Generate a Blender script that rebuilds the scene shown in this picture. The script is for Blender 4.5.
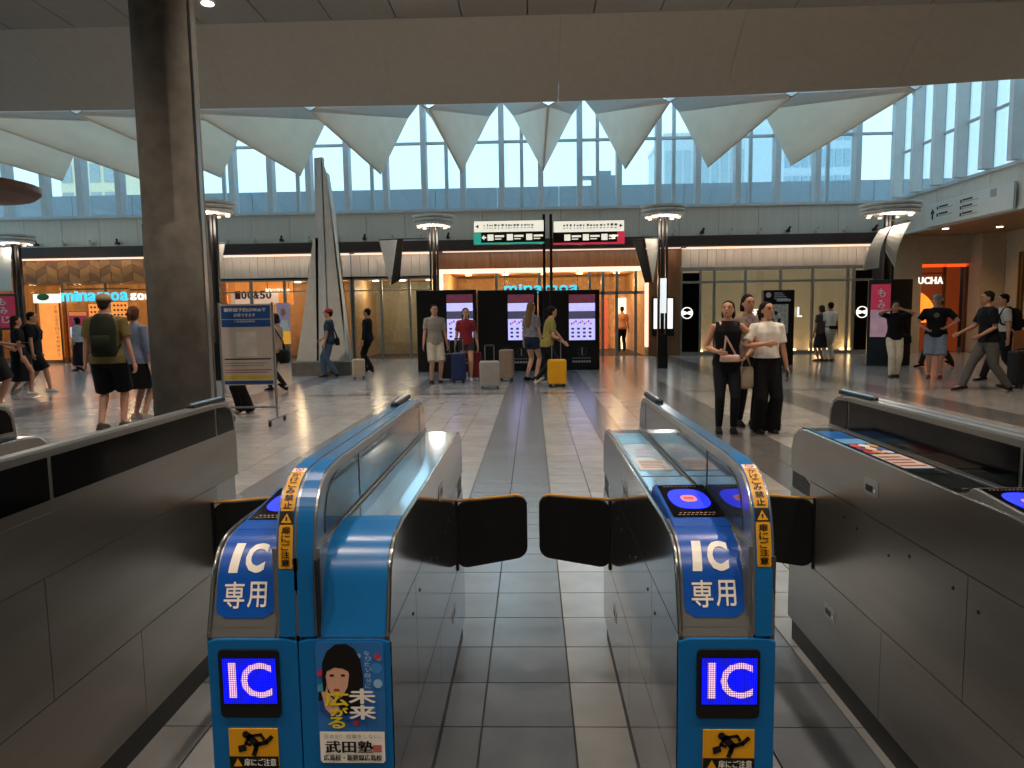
import bpy, bmesh, math, random
from mathutils import Vector, Matrix
import numpy as np
for o in list(bpy.data.objects): bpy.data.objects.remove(o, do_unlink=True)
random.seed(7)
SC = bpy.context.scene
COL = SC.collection
R_ = math.radians
WORK = bpy.data.scenes.new('workbench')      # small side scene in which meshes are evaluated, removed at the end
def evaluated(o):
    WORK.collection.objects.link(o); vl = WORK.view_layers[0]; vl.update()
    return bpy.data.meshes.new_from_object(o.evaluated_get(vl.depsgraph))
# ------------------------------------------------------------------ camera
FPX, CAMH = 700.0, 1.45
TH, PSI, ROL = R_(5.6), R_(1.72), R_(0.86)
cf = Vector((-math.sin(PSI)*math.cos(TH), math.cos(PSI)*math.cos(TH), -math.sin(TH)))
r0 = Vector((math.cos(PSI), math.sin(PSI), 0)); u0 = r0.cross(cf)
cr = math.cos(ROL)*r0 - math.sin(ROL)*u0
cu = math.sin(ROL)*r0 + math.cos(ROL)*u0
CP = Vector((0, 0, CAMH))
cam = bpy.data.objects.new('camera', bpy.data.cameras.new('camera')); COL.objects.link(cam)
cam.data.sensor_width = 36; cam.data.lens = FPX/1024*36; cam.data.clip_start = .02; cam.data.clip_end = 500
m = Matrix((cr, cu, -cf)).transposed().to_4x4(); m.translation = CP
cam.matrix_world = m
SC.camera = cam
def ray(x, y): return cf + cr*((x-512)/FPX) + cu*((384-y)/FPX)
def atz(x, y, z=0.0): d = ray(x, y); return CP + d*((z-CAMH)/d.z)
def aty(x, y, Y): d = ray(x, y); return CP + d*(Y/d.y)
def atx(x, y, X): d = ray(x, y); return CP + d*(X/d.x)
def prj(p):
    v = Vector(p)-CP; w = v.dot(cf)
    return (512+FPX*v.dot(cr)/w, 384-FPX*v.dot(cu)/w) if w > .05 else (-9999, -9999)
def RY(x0, y0, x1, y1, Y):
    "photo rectangle on the upright plane y=Y -> x0,x1,z0,z1 in metres"
    xm, ym = (x0+x1)/2, (y0+y1)/2
    return aty(x0, ym, Y).x, aty(x1, ym, Y).x, aty(xm, y1, Y).z, aty(xm, y0, Y).z
# ------------------------------------------------------------------ world
W = bpy.data.worlds.new('sky'); SC.world = W; W.use_nodes = True
nt = W.node_tree; nt.nodes.clear()
wo = nt.nodes.new('ShaderNodeOutputWorld'); bg = nt.nodes.new('ShaderNodeBackground')
tc = nt.nodes.new('ShaderNodeTexCoord'); sp = nt.nodes.new('ShaderNodeSeparateXYZ'); rp = nt.nodes.new('ShaderNodeValToRGB')
nt.links.new(tc.outputs['Generated'], sp.inputs[0]); nt.links.new(sp.outputs['Z'], rp.inputs[0])
rp.color_ramp.elements[0].color = (.36, .61, .74, 1); rp.color_ramp.elements[1].color = (.40, .62, .82, 1)
rp.color_ramp.elements[0].position = .05; rp.color_ramp.elements[1].position = .9
nt.links.new(rp.outputs[0], bg.inputs[0]); bg.inputs[1].default_value = SKY_STRENGTH = 2.1
nt.links.new(bg.outputs[0], wo.inputs[0])
vs = SC.view_settings
vs.view_transform = 'Standard'; vs.look = 'None'; vs.exposure = 0.2; vs.gamma = 1.0; vs.use_curve_mapping = False
DOWNLIGHT = 480; POSTLIGHT = 30
# ------------------------------------------------------------------ materials
def lin(c):
    if isinstance(c, str):
        c = [int(c[i:i+2], 16)/255 for i in (0, 2, 4)]
    return tuple((v/12.92 if v <= .04045 else ((v+.055)/1.055)**2.4) for v in c[:3]) + (1,)
MC = {}
def mat(name, col='808080', rough=.5, metal=0, emit=None, es=0, noise=.12, nscale=6, bump=0, spec=.5, alpha=None, stretch=None, attr=None):
    if name in MC: return MC[name]
    M = bpy.data.materials.new(name); M.use_nodes = True; n = M.node_tree.nodes; l = M.node_tree.links
    b = n['Principled BSDF']; c = lin(col)
    b.inputs['Roughness'].default_value = rough; b.inputs['Metallic'].default_value = metal
    b.inputs['Specular IOR Level'].default_value = spec
    tcn = n.new('ShaderNodeTexCoord'); src = tcn.outputs['Object']
    if stretch:
        mp = n.new('ShaderNodeMapping'); mp.inputs['Scale'].default_value = stretch
        l.new(src, mp.inputs[0]); src = mp.outputs[0]
    nz = n.new('ShaderNodeTexNoise'); nz.inputs['Scale'].default_value = nscale; nz.inputs['Detail'].default_value = 4
    l.new(src, nz.inputs['Vector'])
    mr = n.new('ShaderNodeMapRange'); mr.inputs['To Min'].default_value = 1-noise; mr.inputs['To Max'].default_value = 1+noise
    mr.inputs['From Min'].default_value = .3; mr.inputs['From Max'].default_value = .7
    l.new(nz.outputs['Fac'], mr.inputs['Value'])
    mx = n.new('ShaderNodeMix'); mx.data_type = 'RGBA'; mx.blend_type = 'MULTIPLY'; mx.inputs[0].default_value = 1
    if attr:
        at = n.new('ShaderNodeAttribute'); at.attribute_name = attr; l.new(at.outputs['Color'], mx.inputs[6])
    else: mx.inputs[6].default_value = c
    l.new(mr.outputs[0], mx.inputs[7]); l.new(mx.outputs[2], b.inputs['Base Color'])
    if bump:
        bp = n.new('ShaderNodeBump'); bp.inputs['Strength'].default_value = bump; bp.inputs['Distance'].default_value = .01
        l.new(nz.outputs['Fac'], bp.inputs['Height']); l.new(bp.outputs[0], b.inputs['Normal'])
    if emit:
        b.inputs['Emission Color'].default_value = lin(emit); b.inputs['Emission Strength'].default_value = es
    MC[name] = M; return M
def glass(name, tint='ffffff', refl=.08, rough=.02, gcol='ffffff'):
    if name in MC: return MC[name]
    M = bpy.data.materials.new(name); M.use_nodes = True; n = M.node_tree.nodes; l = M.node_tree.links; n.clear()
    o = n.new('ShaderNodeOutputMaterial'); t = n.new('ShaderNodeBsdfTransparent'); g = n.new('ShaderNodeBsdfGlossy'); x = n.new('ShaderNodeMixShader')
    t.inputs[0].default_value = lin(tint); g.inputs['Color'].default_value = lin(gcol); g.inputs['Roughness'].default_value = rough
    fr = n.new('ShaderNodeLayerWeight'); fr.inputs['Blend'].default_value = .25
    mr = n.new('ShaderNodeMapRange'); mr.inputs['To Min'].default_value = refl; mr.inputs['To Max'].default_value = min(1, refl+.5)
    l.new(fr.outputs['Fresnel'], mr.inputs[0]); l.new(mr.outputs[0], x.inputs[0])
    l.new(t.outputs[0], x.inputs[1]); l.new(g.outputs[0], x.inputs[2]); l.new(x.outputs[0], o.inputs[0])
    MC[name] = M; return M
def led(name, col, es, pitch):
    "a lit dot-matrix face: emission cut into small square dots"
    if name in MC: return MC[name]
    M = mat(name, '050508', .3, emit=col, es=es); n = M.node_tree.nodes; l = M.node_tree.links; b = n['Principled BSDF']
    tcn = n.new('ShaderNodeTexCoord'); s = n.new('ShaderNodeSeparateXYZ'); l.new(tcn.outputs['Object'], s.inputs[0])
    prev = None
    for ax in ('X', 'Z'):
        d = n.new('ShaderNodeMath'); d.operation = 'DIVIDE'; d.inputs[1].default_value = pitch; l.new(s.outputs[ax], d.inputs[0])
        f = n.new('ShaderNodeMath'); f.operation = 'FRACT'; l.new(d.outputs[0], f.inputs[0])
        g = n.new('ShaderNodeMath'); g.operation = 'GREATER_THAN'; g.inputs[1].default_value = .25; l.new(f.outputs[0], g.inputs[0])
        if prev:
            mm = n.new('ShaderNodeMath'); mm.operation = 'MULTIPLY'; l.new(prev, mm.inputs[0]); l.new(g.outputs[0], mm.inputs[1]); prev = mm.outputs[0]
        else: prev = g.outputs[0]
    k = n.new('ShaderNodeMath'); k.operation = 'MULTIPLY'; k.inputs[1].default_value = es; l.new(prev, k.inputs[0])
    l.new(k.outputs[0], b.inputs['Emission Strength'])
    return M
# ------------------------------------------------------------------ mesh builder
class MB:
    def __init__(s): s.v = []; s.f = []; s.c = []
    def add(s, vs, fs):
        o = len(s.v); s.v += [tuple(v) for v in vs]; s.f += [tuple(i+o for i in f) for f in fs]; return s
    def box(s, x0, x1, y0, y1, z0, z1):
        return s.add([(x0,y0,z0),(x1,y0,z0),(x1,y1,z0),(x0,y1,z0),(x0,y0,z1),(x1,y0,z1),(x1,y1,z1),(x0,y1,z1)],
                     [(3,2,1,0),(4,5,6,7),(0,1,5,4),(1,2,6,5),(2,3,7,6),(3,0,4,7)])
    def prism(s, pts, ax, a, b):
        "polygon pts (two coords in the remaining axes' order) swept along axis ax from a to b"
        def P(p, t): return (t,p[0],p[1]) if ax == 'x' else ((p[0],t,p[1]) if ax == 'y' else (p[0],p[1],t))
        n = len(pts)
        return s.add([P(p,a) for p in pts]+[P(p,b) for p in pts],
                     [tuple(range(n))[::-1], tuple(range(n,2*n))]+[(i,(i+1)%n,n+(i+1)%n,n+i) for i in range(n)])
    def poly(s, pts): return s.add(pts, [tuple(range(len(pts)))])
    def slab(s, pts, t):
        "3D polygon thickened by vector t"
        n = len(pts); t = Vector(t)
        return s.add([Vector(p) for p in pts]+[Vector(p)+t for p in pts], [tuple(range(n))[::-1], tuple(range(n,2*n))]+[(i,(i+1)%n,n+(i+1)%n,n+i) for i in range(n)])
    def lathe(s, prof, c=(0,0,0), n=20):
        "prof [(r,z)]"
        o = []
        for r, z in prof:
            for i in range(n):
                a = 2*math.pi*i/n; o.append((c[0]+r*math.cos(a), c[1]+r*math.sin(a), c[2]+z))
        k = len(prof); fs = [(j*n+i, j*n+(i+1)%n, (j+1)*n+(i+1)%n, (j+1)*n+i) for j in range(k-1) for i in range(n)]
        fs += [tuple(range(n))[::-1], tuple(range((k-1)*n, k*n))]
        return s.add(o, fs)
    def tube(s, pts, rad, n=10, ref=(0,1,0), caps=True):
        pts = [Vector(p) for p in pts]; ref = Vector(ref); o = []
        if not isinstance(rad, (list, tuple)): rad = [rad]*len(pts)
        for i, p in enumerate(pts):
            t = (pts[min(i+1, len(pts)-1)]-pts[max(i-1, 0)]).normalized()
            a = ref - t*ref.dot(t)
            if a.length < 1e-3: a = Vector((1,0,.3)) - t*Vector((1,0,.3)).dot(t)
            a.normalize(); b = t.cross(a)
            r = rad[i]; ra, rb = r if isinstance(r, (list, tuple)) else (r, r)
            for k in range(n):
                q = 2*math.pi*k/n; o.append(p + a*(ra*math.cos(q)) + b*(rb*math.sin(q)))
        m_ = len(pts); fs = [(j*n+i, j*n+(i+1)%n, (j+1)*n+(i+1)%n, (j+1)*n+i) for j in range(m_-1) for i in range(n)]
        if caps: fs += [tuple(range(n))[::-1], tuple(range((m_-1)*n, m_*n))]
        return s.add(o, fs)
    def ell(s, c, r, n=12, m_=8):
        o = [(c[0],c[1],c[2]-r[2])]
        for j in range(1, m_):
            a = -math.pi/2+math.pi*j/m_
            for i in range(n):
                b = 2*math.pi*i/n; o.append((c[0]+r[0]*math.cos(a)*math.cos(b), c[1]+r[1]*math.cos(a)*math.sin(b), c[2]+r[2]*math.sin(a)))
        o.append((c[0],c[1],c[2]+r[2])); L = len(o)-1
        fs = [(0, 1+(i+1)%n, 1+i) for i in range(n)]
        for j in range(m_-2): fs += [(1+j*n+i, 1+j*n+(i+1)%n, 1+(j+1)*n+(i+1)%n, 1+(j+1)*n+i) for i in range(n)]
        fs += [(L, 1+(m_-2)*n+i, 1+(m_-2)*n+(i+1)%n) for i in range(n)]
        return s.add(o, fs)
    def rings(s, rs, n=16):
        "stacked ellipses (z, rx, ry, yoff[, xoff]) closed at both ends"
        o = []
        for r in rs:
            z, rx, ry, yo = r[:4]; xo = r[4] if len(r) > 4 else 0
            for i in range(n):
                a = 2*math.pi*i/n; o.append((xo+rx*math.cos(a), yo+ry*math.sin(a), z))
        k = len(rs); fs = [(j*n+i, j*n+(i+1)%n, (j+1)*n+(i+1)%n, (j+1)*n+i) for j in range(k-1) for i in range(n)]
        fs += [tuple(range(n))[::-1], tuple(range((k-1)*n, k*n))]
        return s.add(o, fs)
    def xf(s, fn): s.v = [tuple(fn(Vector(v))) for v in s.v]; return s
    def mesh(s, name):
        me = bpy.data.meshes.new(name); me.from_pydata(s.v, [], s.f); me.update(); return me
    def build(s, name, mt, parent=None, smooth=False, bevel=0, seg=2, world=True, remesh=0, smoothit=0, fix=True):
        me = s.mesh(name)
        if fix:
            b = bmesh.new(); b.from_mesh(me); bmesh.ops.recalc_face_normals(b, faces=b.faces); b.to_mesh(me); b.free()
        if remesh:
            t = bpy.data.objects.new('tmp', me)
            q = t.modifiers.new('r', 'REMESH'); q.mode = 'VOXEL'; q.voxel_size = remesh
            if smoothit: q = t.modifiers.new('s', 'SMOOTH'); q.factor = .5; q.iterations = smoothit
            me2 = evaluated(t)
            bpy.data.objects.remove(t); bpy.data.meshes.remove(me); me = me2; me.name = name; me.materials.clear()
        if smooth or remesh: me.polygons.foreach_set('use_smooth', [True]*len(me.polygons))
        me.materials.append(mt)
        return link(name, me, parent, bevel, seg, world)
def link(name, me, parent=None, bevel=0, seg=2, world=True):
    o = bpy.data.objects.new(name, me); COL.objects.link(o)
    if parent:
        o.parent = parent
        if world: o.matrix_parent_inverse = worldmat(parent).inverted()
    if bevel:
        q = o.modifiers.new('bevel', 'BEVEL'); q.width = bevel; q.segments = seg; q.limit_method = 'ANGLE'; q.angle_limit = R_(40)
    return o
def worldmat(o):
    m_ = o.matrix_basis.copy()
    if o.parent: m_ = worldmat(o.parent) @ o.matrix_parent_inverse @ m_
    return m_
def tag(o, label=None, cat=None, group=None, kind=None):
    if label: o['label'] = label
    if cat: o['category'] = cat
    if group: o['group'] = group
    if kind: o['kind'] = kind
    return o
def thing(name, label, cat, loc=(0,0,0), rz=0, group=None):
    o = bpy.data.objects.new(name, None); COL.objects.link(o); o.location = loc; o.rotation_euler = (0,0,rz); o.empty_display_size = .1
    return tag(o, label, cat, group)
def struct(name, loc=(0,0,0), label=None):
    o = bpy.data.objects.new(name, None); COL.objects.link(o); o.location = loc; o.empty_display_size = .1
    o['kind'] = 'structure'
    if label: o['label'] = label
    return o
# ------------------------------------------------------------------ lettering (flat print, Blender's built-in fonts)
TXT = {}
def text2d(s, bold=0, shear=0):
    key = (s, bold, shear)
    if key not in TXT:
        cu_ = bpy.data.curves.new('t', 'FONT'); cu_.body = s; cu_.size = 1; cu_.offset = bold; cu_.shear = shear; cu_.resolution_u = 3
        cu_.align_x = 'LEFT'
        t = bpy.data.objects.new('t', cu_)
        me = evaluated(t)
        vs_ = [(v.co.x, v.co.y) for v in me.vertices]; fs = [tuple(p.vertices) for p in me.polygons]
        bpy.data.objects.remove(t); bpy.data.meshes.remove(me); bpy.data.curves.remove(cu_)
        if not vs_: vs_ = [(0,0),(1,0),(1,1)]; fs = [(0,1,2)]
        x0 = min(v[0] for v in vs_); x1 = max(v[0] for v in vs_); y0 = min(v[1] for v in vs_); y1 = max(v[1] for v in vs_)
        TXT[key] = ([((x-x0)/(x1-x0), (y-y0)/max(1e-6, y1-y0)) for x, y in vs_], fs, (x1-x0)/max(1e-6, y1-y0))
    return TXT[key]
def text_in(mb, s, fn, bold=0, shear=0, cut=False):
    "add lettering whose unit box (a,b in 0..1) is mapped by fn to 3D"
    fat = -bold if bold < 0 else 0      # negative weight: thicken by overprinting
    vs_, fs, asp = text2d(s, max(bold, 0), shear)
    if cut:
        b = bmesh.new(); bv = [b.verts.new((x, y, 0)) for x, y in vs_]
        for f in fs:
            try: b.faces.new([bv[i] for i in f])
            except ValueError: pass
        for k in range(1, 8): bmesh.ops.bisect_plane(b, geom=list(b.verts)+list(b.edges)+list(b.faces), plane_co=(0, k/8, 0), plane_no=(0, 1, 0))
        b.verts.index_update(); vs_ = [(v.co.x, v.co.y) for v in b.verts]; fs = [tuple(v.index for v in f.verts) for f in b.faces]; b.free()
    for i, (da, db) in enumerate(((0, 0), (fat, 0), (-fat, 0), (0, fat), (0, -fat)) if fat else ((0, 0),)):
        lift = Vector((0, -.7, .7))*(.00012*i)      # each pass lies a hair above the last, as ink layers do
        mb.add([Vector(fn(a+da, b+db))+lift for a, b in vs_], fs)
    return mb
def text_y(s, x0, x1, z0, z1, Y, bold=0, shear=0, keep=False):
    "lettering facing -y at plane Y filling the rectangle"
    if keep:
        w = text2d(s, bold, shear)[2]*(z1-z0); xm = (x0+x1)/2; x0, x1 = xm-w/2, xm+w/2
    return text_in(MB(), s, lambda a, b: (x0+(x1-x0)*a, Y, z0+(z1-z0)*b), bold, shear)
def recty(mb, x0, x1, z0, z1, Y): return mb.add([(x0,Y,z0),(x1,Y,z0),(x1,Y,z1),(x0,Y,z1)], [(0,1,2,3)])
def rrect(w, h, r, n=5):
    "rounded rectangle outline centred at 0"
    o = []
    for cx, cy, a0 in ((w/2-r,h/2-r,0),(-w/2+r,h/2-r,90),(-w/2+r,-h/2+r,180),(w/2-r,-h/2+r,270)):
        for i in range(n+1):
            a = R_(a0+90*i/n); o.append((cx+r*math.cos(a), cy+r*math.sin(a)))
    return o
def disc_pts(cx, cz, r, n=24, rz=None): return [(cx+r*math.cos(2*math.pi*i/n), cz+(rz or r)*math.sin(2*math.pi*i/n)) for i in range(n)]
def lamp(name, kind, loc, energy, col, size=.2, rot=None, spot=None, parent=None, sy=None):
    d = bpy.data.lights.new(name, kind); d.energy = energy; d.color = lin(col)[:3]
    if kind == 'AREA':
        d.size = size
        if sy: d.shape = 'RECTANGLE'; d.size_y = sy
    else: d.shadow_soft_size = size
    if spot: d.spot_size = R_(spot); d.spot_blend = .6
    o = bpy.data.objects.new(name, d); COL.objects.link(o); o.location = loc
    if rot: o.rotation_euler = rot
    if parent: o.parent = parent; o.matrix_parent_inverse = worldmat(parent).inverted()
    return o
# ================================================================== SETTING
YF = 24.3            # plane of the shop fronts
M_grout = mat('grout', '2f2d2c', .7)
M_tile = mat('floor_tile_stone', rough=.2, noise=.10, nscale=5, attr='tint', spec=.9)
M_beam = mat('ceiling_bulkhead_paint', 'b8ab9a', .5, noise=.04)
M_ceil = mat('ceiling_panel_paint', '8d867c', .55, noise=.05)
M_dark = mat('dark_gap', '171514', .6)
M_white = mat('white_paint', 'cfcdc8', .45, noise=.04)
M_mull = mat('mullion_white_metal', 'c4c8ca', .4, noise=.05)
M_fin = mat('fin_satin_metal', 'f0ece6', .3, metal=.15, noise=.12, nscale=1.2, stretch=(5, .6, 1))
_n = M_fin.node_tree.nodes; _l = M_fin.node_tree.links      # translucency added to brighten the satin metal fins
_t = _n.new('ShaderNodeBsdfTranslucent'); _t.inputs[0].default_value = (.95, .86, .74, 1); _m = _n.new('ShaderNodeMixShader'); _m.inputs[0].default_value = .6
_l.new(_n['Principled BSDF'].outputs[0], _m.inputs[1]); _l.new(_t.outputs[0], _m.inputs[2]); _l.new(_m.outputs[0], _n['Material Output'].inputs[0])
M_fasc = mat('fascia_ribbed_metal', 'ccc2b4', .45, metal=.1, noise=.07, nscale=3, stretch=(9, 9, .3))
M_rib = mat('ribbed_cladding', 'c2b8aa', .5, noise=.12, nscale=4, stretch=(10, 1, .2))
M_brown = mat('dark_brown_band', '3b2a24', .5)
M_wood = mat('brown_wood', '7a5232', .45, noise=.22, nscale=3, stretch=(6, 6, .6))
M_ochre = mat('ochre_wood', '8a602e', .5, noise=.15, nscale=3)
M_steel = mat('brushed_steel', '8f8d8a', .3, metal=.9, noise=.07, nscale=4, stretch=(1, .3, 8))
M_black = mat('black_satin', '0b0b0c', .35, noise=.05)
M_pane = glass('clear_pane', 'fbfdfd', .04)
M_shopglass = glass('shop_pane', 'f2f2ea', .06)
def emis(name, col, s, **k): return mat(name, col, .5, emit=col, es=s, **k)
M_warmlamp = emis('warm_lamp', 'ffd9a0', 9)
M_coollamp = emis('cool_lamp', 'fff4e4', 7)
M_wash = emis('light_strip', 'ffdcc4', 1.0)

M_tile.node_tree.nodes['Principled BSDF'].inputs['IOR'].default_value = 1.9
# ---------------- floor of separate stone tiles
floor = struct('floor', (0, 0, -.06))
MB().box(-27, 24, -8, 33, -.06, -.006).build('floor_bed', M_grout, floor)
TX, TY, TX0, TY0, G = .325, .30, .13, 3.247, .0034
def tile_tint(i, j):
    x = TX0+TX*(i+.5); y = TY0+TY*(j+.5)
    rnd = random.Random(i*7919+j*104729); v = rnd.uniform(.90, 1.08)
    dark = any(a < x < b for a, b in ((-.52, .13), (.78, 1.1), (2.08, 2.73), (4.03, 4.7), (5.98, 6.63), (-2.47, -2.14), (-5.4, -4.75), (-8.65, -8.0)))
    warm = x > 1.3
    c = lin('938d86' if warm else '97989a')
    if dark: c = lin('5b5856' if warm else '6a6f77')
    if abs(y-13.1) < .15: c = lin('6b625a')
    if y > 13.25: v *= rnd.uniform(.86, 1.06)
    return (c[0]*v, c[1]*v, c[2]*v, 1)
def in_gate(x, y): return y < 3.05 and any(a-.12 < x < b+.12 for a, b in ((-.715, -.31), (.307, .515), (1.125, 1.55), (-1.56, -1.345)))
cand = []
for i in range(-62, 44):
    for j in range(-5, 70):
        x = TX0+TX*(i+.5); y = TY0+TY*(j+.5)
        p = prj((x, y, 0)); vis = -10 < p[0] < 1034 and 0 < p[1] < 778
        cand.append((y if vis and not in_gate(x, y) else 99+y, i, j))
cand.sort()
q = [(-TX/2+G, -TY/2+G), (TX/2-G, -TY/2+G), (TX/2-G, TY/2-G), (-TX/2+G, TY/2-G)]
TF = [(0,1,2,3),(4,5,1,0),(5,6,2,1),(6,7,3,2),(7,4,0,3)]
def put_tint(me, cols):
    a = me.color_attributes.new('tint', 'FLOAT_COLOR', 'CORNER'); a.data.foreach_set('color', np.array(cols, dtype=np.float32).ravel())
shared = {}
for n_, (_, i, j) in enumerate(cand[:300]):
    c = tile_tint(i, j); key = tuple(round(v*22) for v in c)
    if key not in shared:
        me = bpy.data.meshes.new('tile'); me.from_pydata([(a, b, 0) for a, b in q]+[(a, b, -.03) for a, b in q], [], TF); me.materials.append(M_tile)
        put_tint(me, [c]*20); shared[key] = me
    o = link('tile', shared[key], floor, world=False); o.location = (TX0+TX*(i+.5), TY0+TY*(j+.5), .06)
vv, ff, cc = [], [], []
for _, i, j in cand[300:]:
    x = TX0+TX*(i+.5); y = TY0+TY*(j+.5); o_ = len(vv)
    vv += [(x+a, y+b, 0) for a, b in q]+[(x+a, y+b, -.03) for a, b in q]; ff += [tuple(k+o_ for k in f) for f in TF]; cc += [tile_tint(i, j)]*20
me = bpy.data.meshes.new('distant_tiles'); me.from_pydata(vv, [], ff); me.materials.append(M_tile); put_tint(me, cc)
link('distant_tiles', me, floor)['kind'] = 'stuff'

# ---------------- near ceiling, sloping bulkhead
def zb(x): return 5.95+(.0022*x*x if x > 0 else .0006*x*x)
ceil = struct('ceiling', (0, 4, 7.1))
MB().box(-27, 24, -8, 10.9, 7.1, 7.3).box(-27, 24, 10.9, 13.9, 7.16, 7.3).build('ceiling_slab', M_dark, ceil)
px0 = aty(332, 17.5, 13.9).x; PW = 1.245
k0 = int((-16-px0)/PW)
for k in range(k0, k0+26):
    a = px0+k*PW
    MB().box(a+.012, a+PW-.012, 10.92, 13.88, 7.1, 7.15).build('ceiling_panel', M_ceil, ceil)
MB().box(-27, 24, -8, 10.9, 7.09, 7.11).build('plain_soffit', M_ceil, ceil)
bx = aty(377, 17.6, 13.9).x
for k in range(-5, 6):
    a, b = bx+k*3.5, bx+(k+1)*3.5-.006
    for s in range(1):
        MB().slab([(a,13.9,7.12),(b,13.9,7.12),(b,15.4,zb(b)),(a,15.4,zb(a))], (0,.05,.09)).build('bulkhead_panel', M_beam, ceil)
MB().box(-27, 24, 15.30, 15.42, 6.35, 9.6).slab([(-27,13.9,7.22),(24,13.9,7.22),(24,15.35,6.5),(-27,15.35,6.1)], (0,.02,.04)).box(-27, 24, 13.7, 15.4, 7.25, 7.35).build('bulkhead_back', M_white, ceil)
for x, y in [(-5.75, 13.0), (-2.2, 9.5), (2.4, 9.5), (6, 9.5), (-6.5, 6), (-2.2, 5), (2.4, 5), (6.5, 5), (-2.2, .2), (2.4, .2), (-6, .2), (6, .2), (-2.2, -4), (2.4, -4)]:
    d = MB().lathe([(.0, -.012), (.10, -.012), (.11, 0), (.09, .02)], (x, y, 7.095), 20).build('downlight', M_coollamp, ceil, smooth=True)
    lamp('downlight_lamp', 'SPOT', (x, y, 7.05), DOWNLIGHT*(1.15 if y < 4 else .9 if y < 8 else 1.5), 'ffecd6', .1, spot=110, parent=d)
# ---------------- folded metal fins hanging from the bulkhead
for k in range(-8, 4):
    x = .40+2.56*k; A = (x, 15.44, 5.86+zb(x)-5.95); T = (x, 22.5, 5.93); w = .92
    L, Rr = (x-w, 22.5, 7.63), (x+w, 22.5, 7.63)
    f = MB().slab([A, T, L], (.03, 0, .02)).slab([A, Rr, T], (-.03, 0, .02)).build('ceiling_fin', M_fin, ceil)
    MB().slab([A, L, (x-w-.34, 22.5, 8.05), (x-.15, 15.44, A[2]+.08)], (0,0,.03)).slab([A, Rr, (x+w+.34, 22.5, 8.05), (x+.15, 15.44, A[2]+.08)], (0,0,.03)).build('fin_flange', M_white, f)
# ---------------- back wall: fascia, clerestory
wb = struct('wall_back', (0, YF, 0))
YC = 24.0
nP = 0
for k in range(-16, 10):
    a = .34-1.296*.5+1.296*k
    MB().box(a+.006, a+1.290, 23.62, 23.8, 3.97, 4.93).build('fascia_panel', M_fasc, wb)
MB().box(-22, 12, 23.55, 23.66, 4.90, 4.99).build('fascia_cap', M_mull, wb)
MB().box(-22, 12, 23.66, YF+.3, 4.6, 4.92).build('fascia_core', M_dark, wb)
MB().box(-22, 12, 23.5, 24.2, 3.63, 3.965).build('eave_shade_band', M_brown, wb)  # soffit edge, its dark brown carrying the shadow under the fascia
for k in range(34):
    x = -19.5+k*.93
    if x < 11.3:
        MB().box(x-.05, x+.05, 23.45, 23.6, 4.02, 4.10).tube([(x, 23.5, 4.1), (x+.04, 23.42, 4.19)], .035, 8).build('spotlight', M_fasc if k % 3 else M_dark, wb)
win = struct('window_1', (0, YC, 5))
ZT = 9.5
for k in range(-16, 10):
    x = .34+1.296*k
    MB().box(x-.09, x+.09, YC-.28, YC+.12, 4.93, ZT).build('mullion', M_mull, win, bevel=.012)
    if k < 9:
        MB().box(x+.09, x+1.206, YC-.01, YC+.01, 4.95, ZT).build('pane', M_pane, win)
        MB().box(x+.09, x+1.206, YC-.05, YC+.06, 7.17, 7.25).build('transom', M_mull, win)
        MB().box(x+.09, x+1.206, YC-.10, YC+.06, 4.93, 5.03).build('sill', M_mull, win)
        if k % 2: MB().box(x+.60, x+.72, YC+.6, YC+.7, 4.9, ZT).build('outer_post', M_mull, win)
# glass roof over the hall
rf = struct('window_2', (0, 19, 9.5))
for k in range(-17, 10):
    x = .34+1.296*k
    MB().box(x-.06, x+.06, 15.3, 24.1, 9.42, 9.55).build('roof_bar', M_mull, rf)
    MB().box(x+.06, x+1.236, 15.4, 24.0, 9.53, 9.54).build('pane', M_pane, rf)
# ---------------- right wall: fascia and slanting clerestory fins
XR = 11.9
wr = struct('wall_right', (XR, 15, 0))
for k in range(16):
    y = 23.7-1.2*k
    MB().box(XR, XR+.15, y-1.19, y, 3.92, 4.95).build('fascia_panel', M_fasc, wr)
MB().box(XR-.05, XR+.2, 4.5, 23.8, 4.94, 5.03).build('fascia_cap', M_mull, wr)
MB().box(XR-.03, XR+.2, 4.5, 23.8, 3.84, 3.93).build('fascia_edge', M_mull, wr)
MB().box(XR+.1, XR+.3, 4.5, 23.8, 4.2, 4.9).build('fascia_core', M_dark, wr)
M_finw = mat('window_fin_white', 'd9dcdc', .35, noise=.03)
wn = struct('window_3', (XR, 15, 5))
for k in range(17):
    y = 23.6-1.11*k
    MB().prism([(XR-.26, 5.03), (XR+.05, 5.03), (XR+.05, ZT), (XR-.6, ZT), (XR-.55, 8.6), (XR-.26, 7.9)], 'y', y-.30, y-.12).build('window_fin', M_finw, wn, bevel=.01)
    MB().box(XR+.02, XR+.04, y-1.23, y-.30, 5.03, ZT).build('pane', M_pane, wn)
    MB().box(XR+.0, XR+.08, y-1.23, y-.30, 6.4+.02*k, 6.46+.02*k).build('transom', M_mull, wn)
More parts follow.
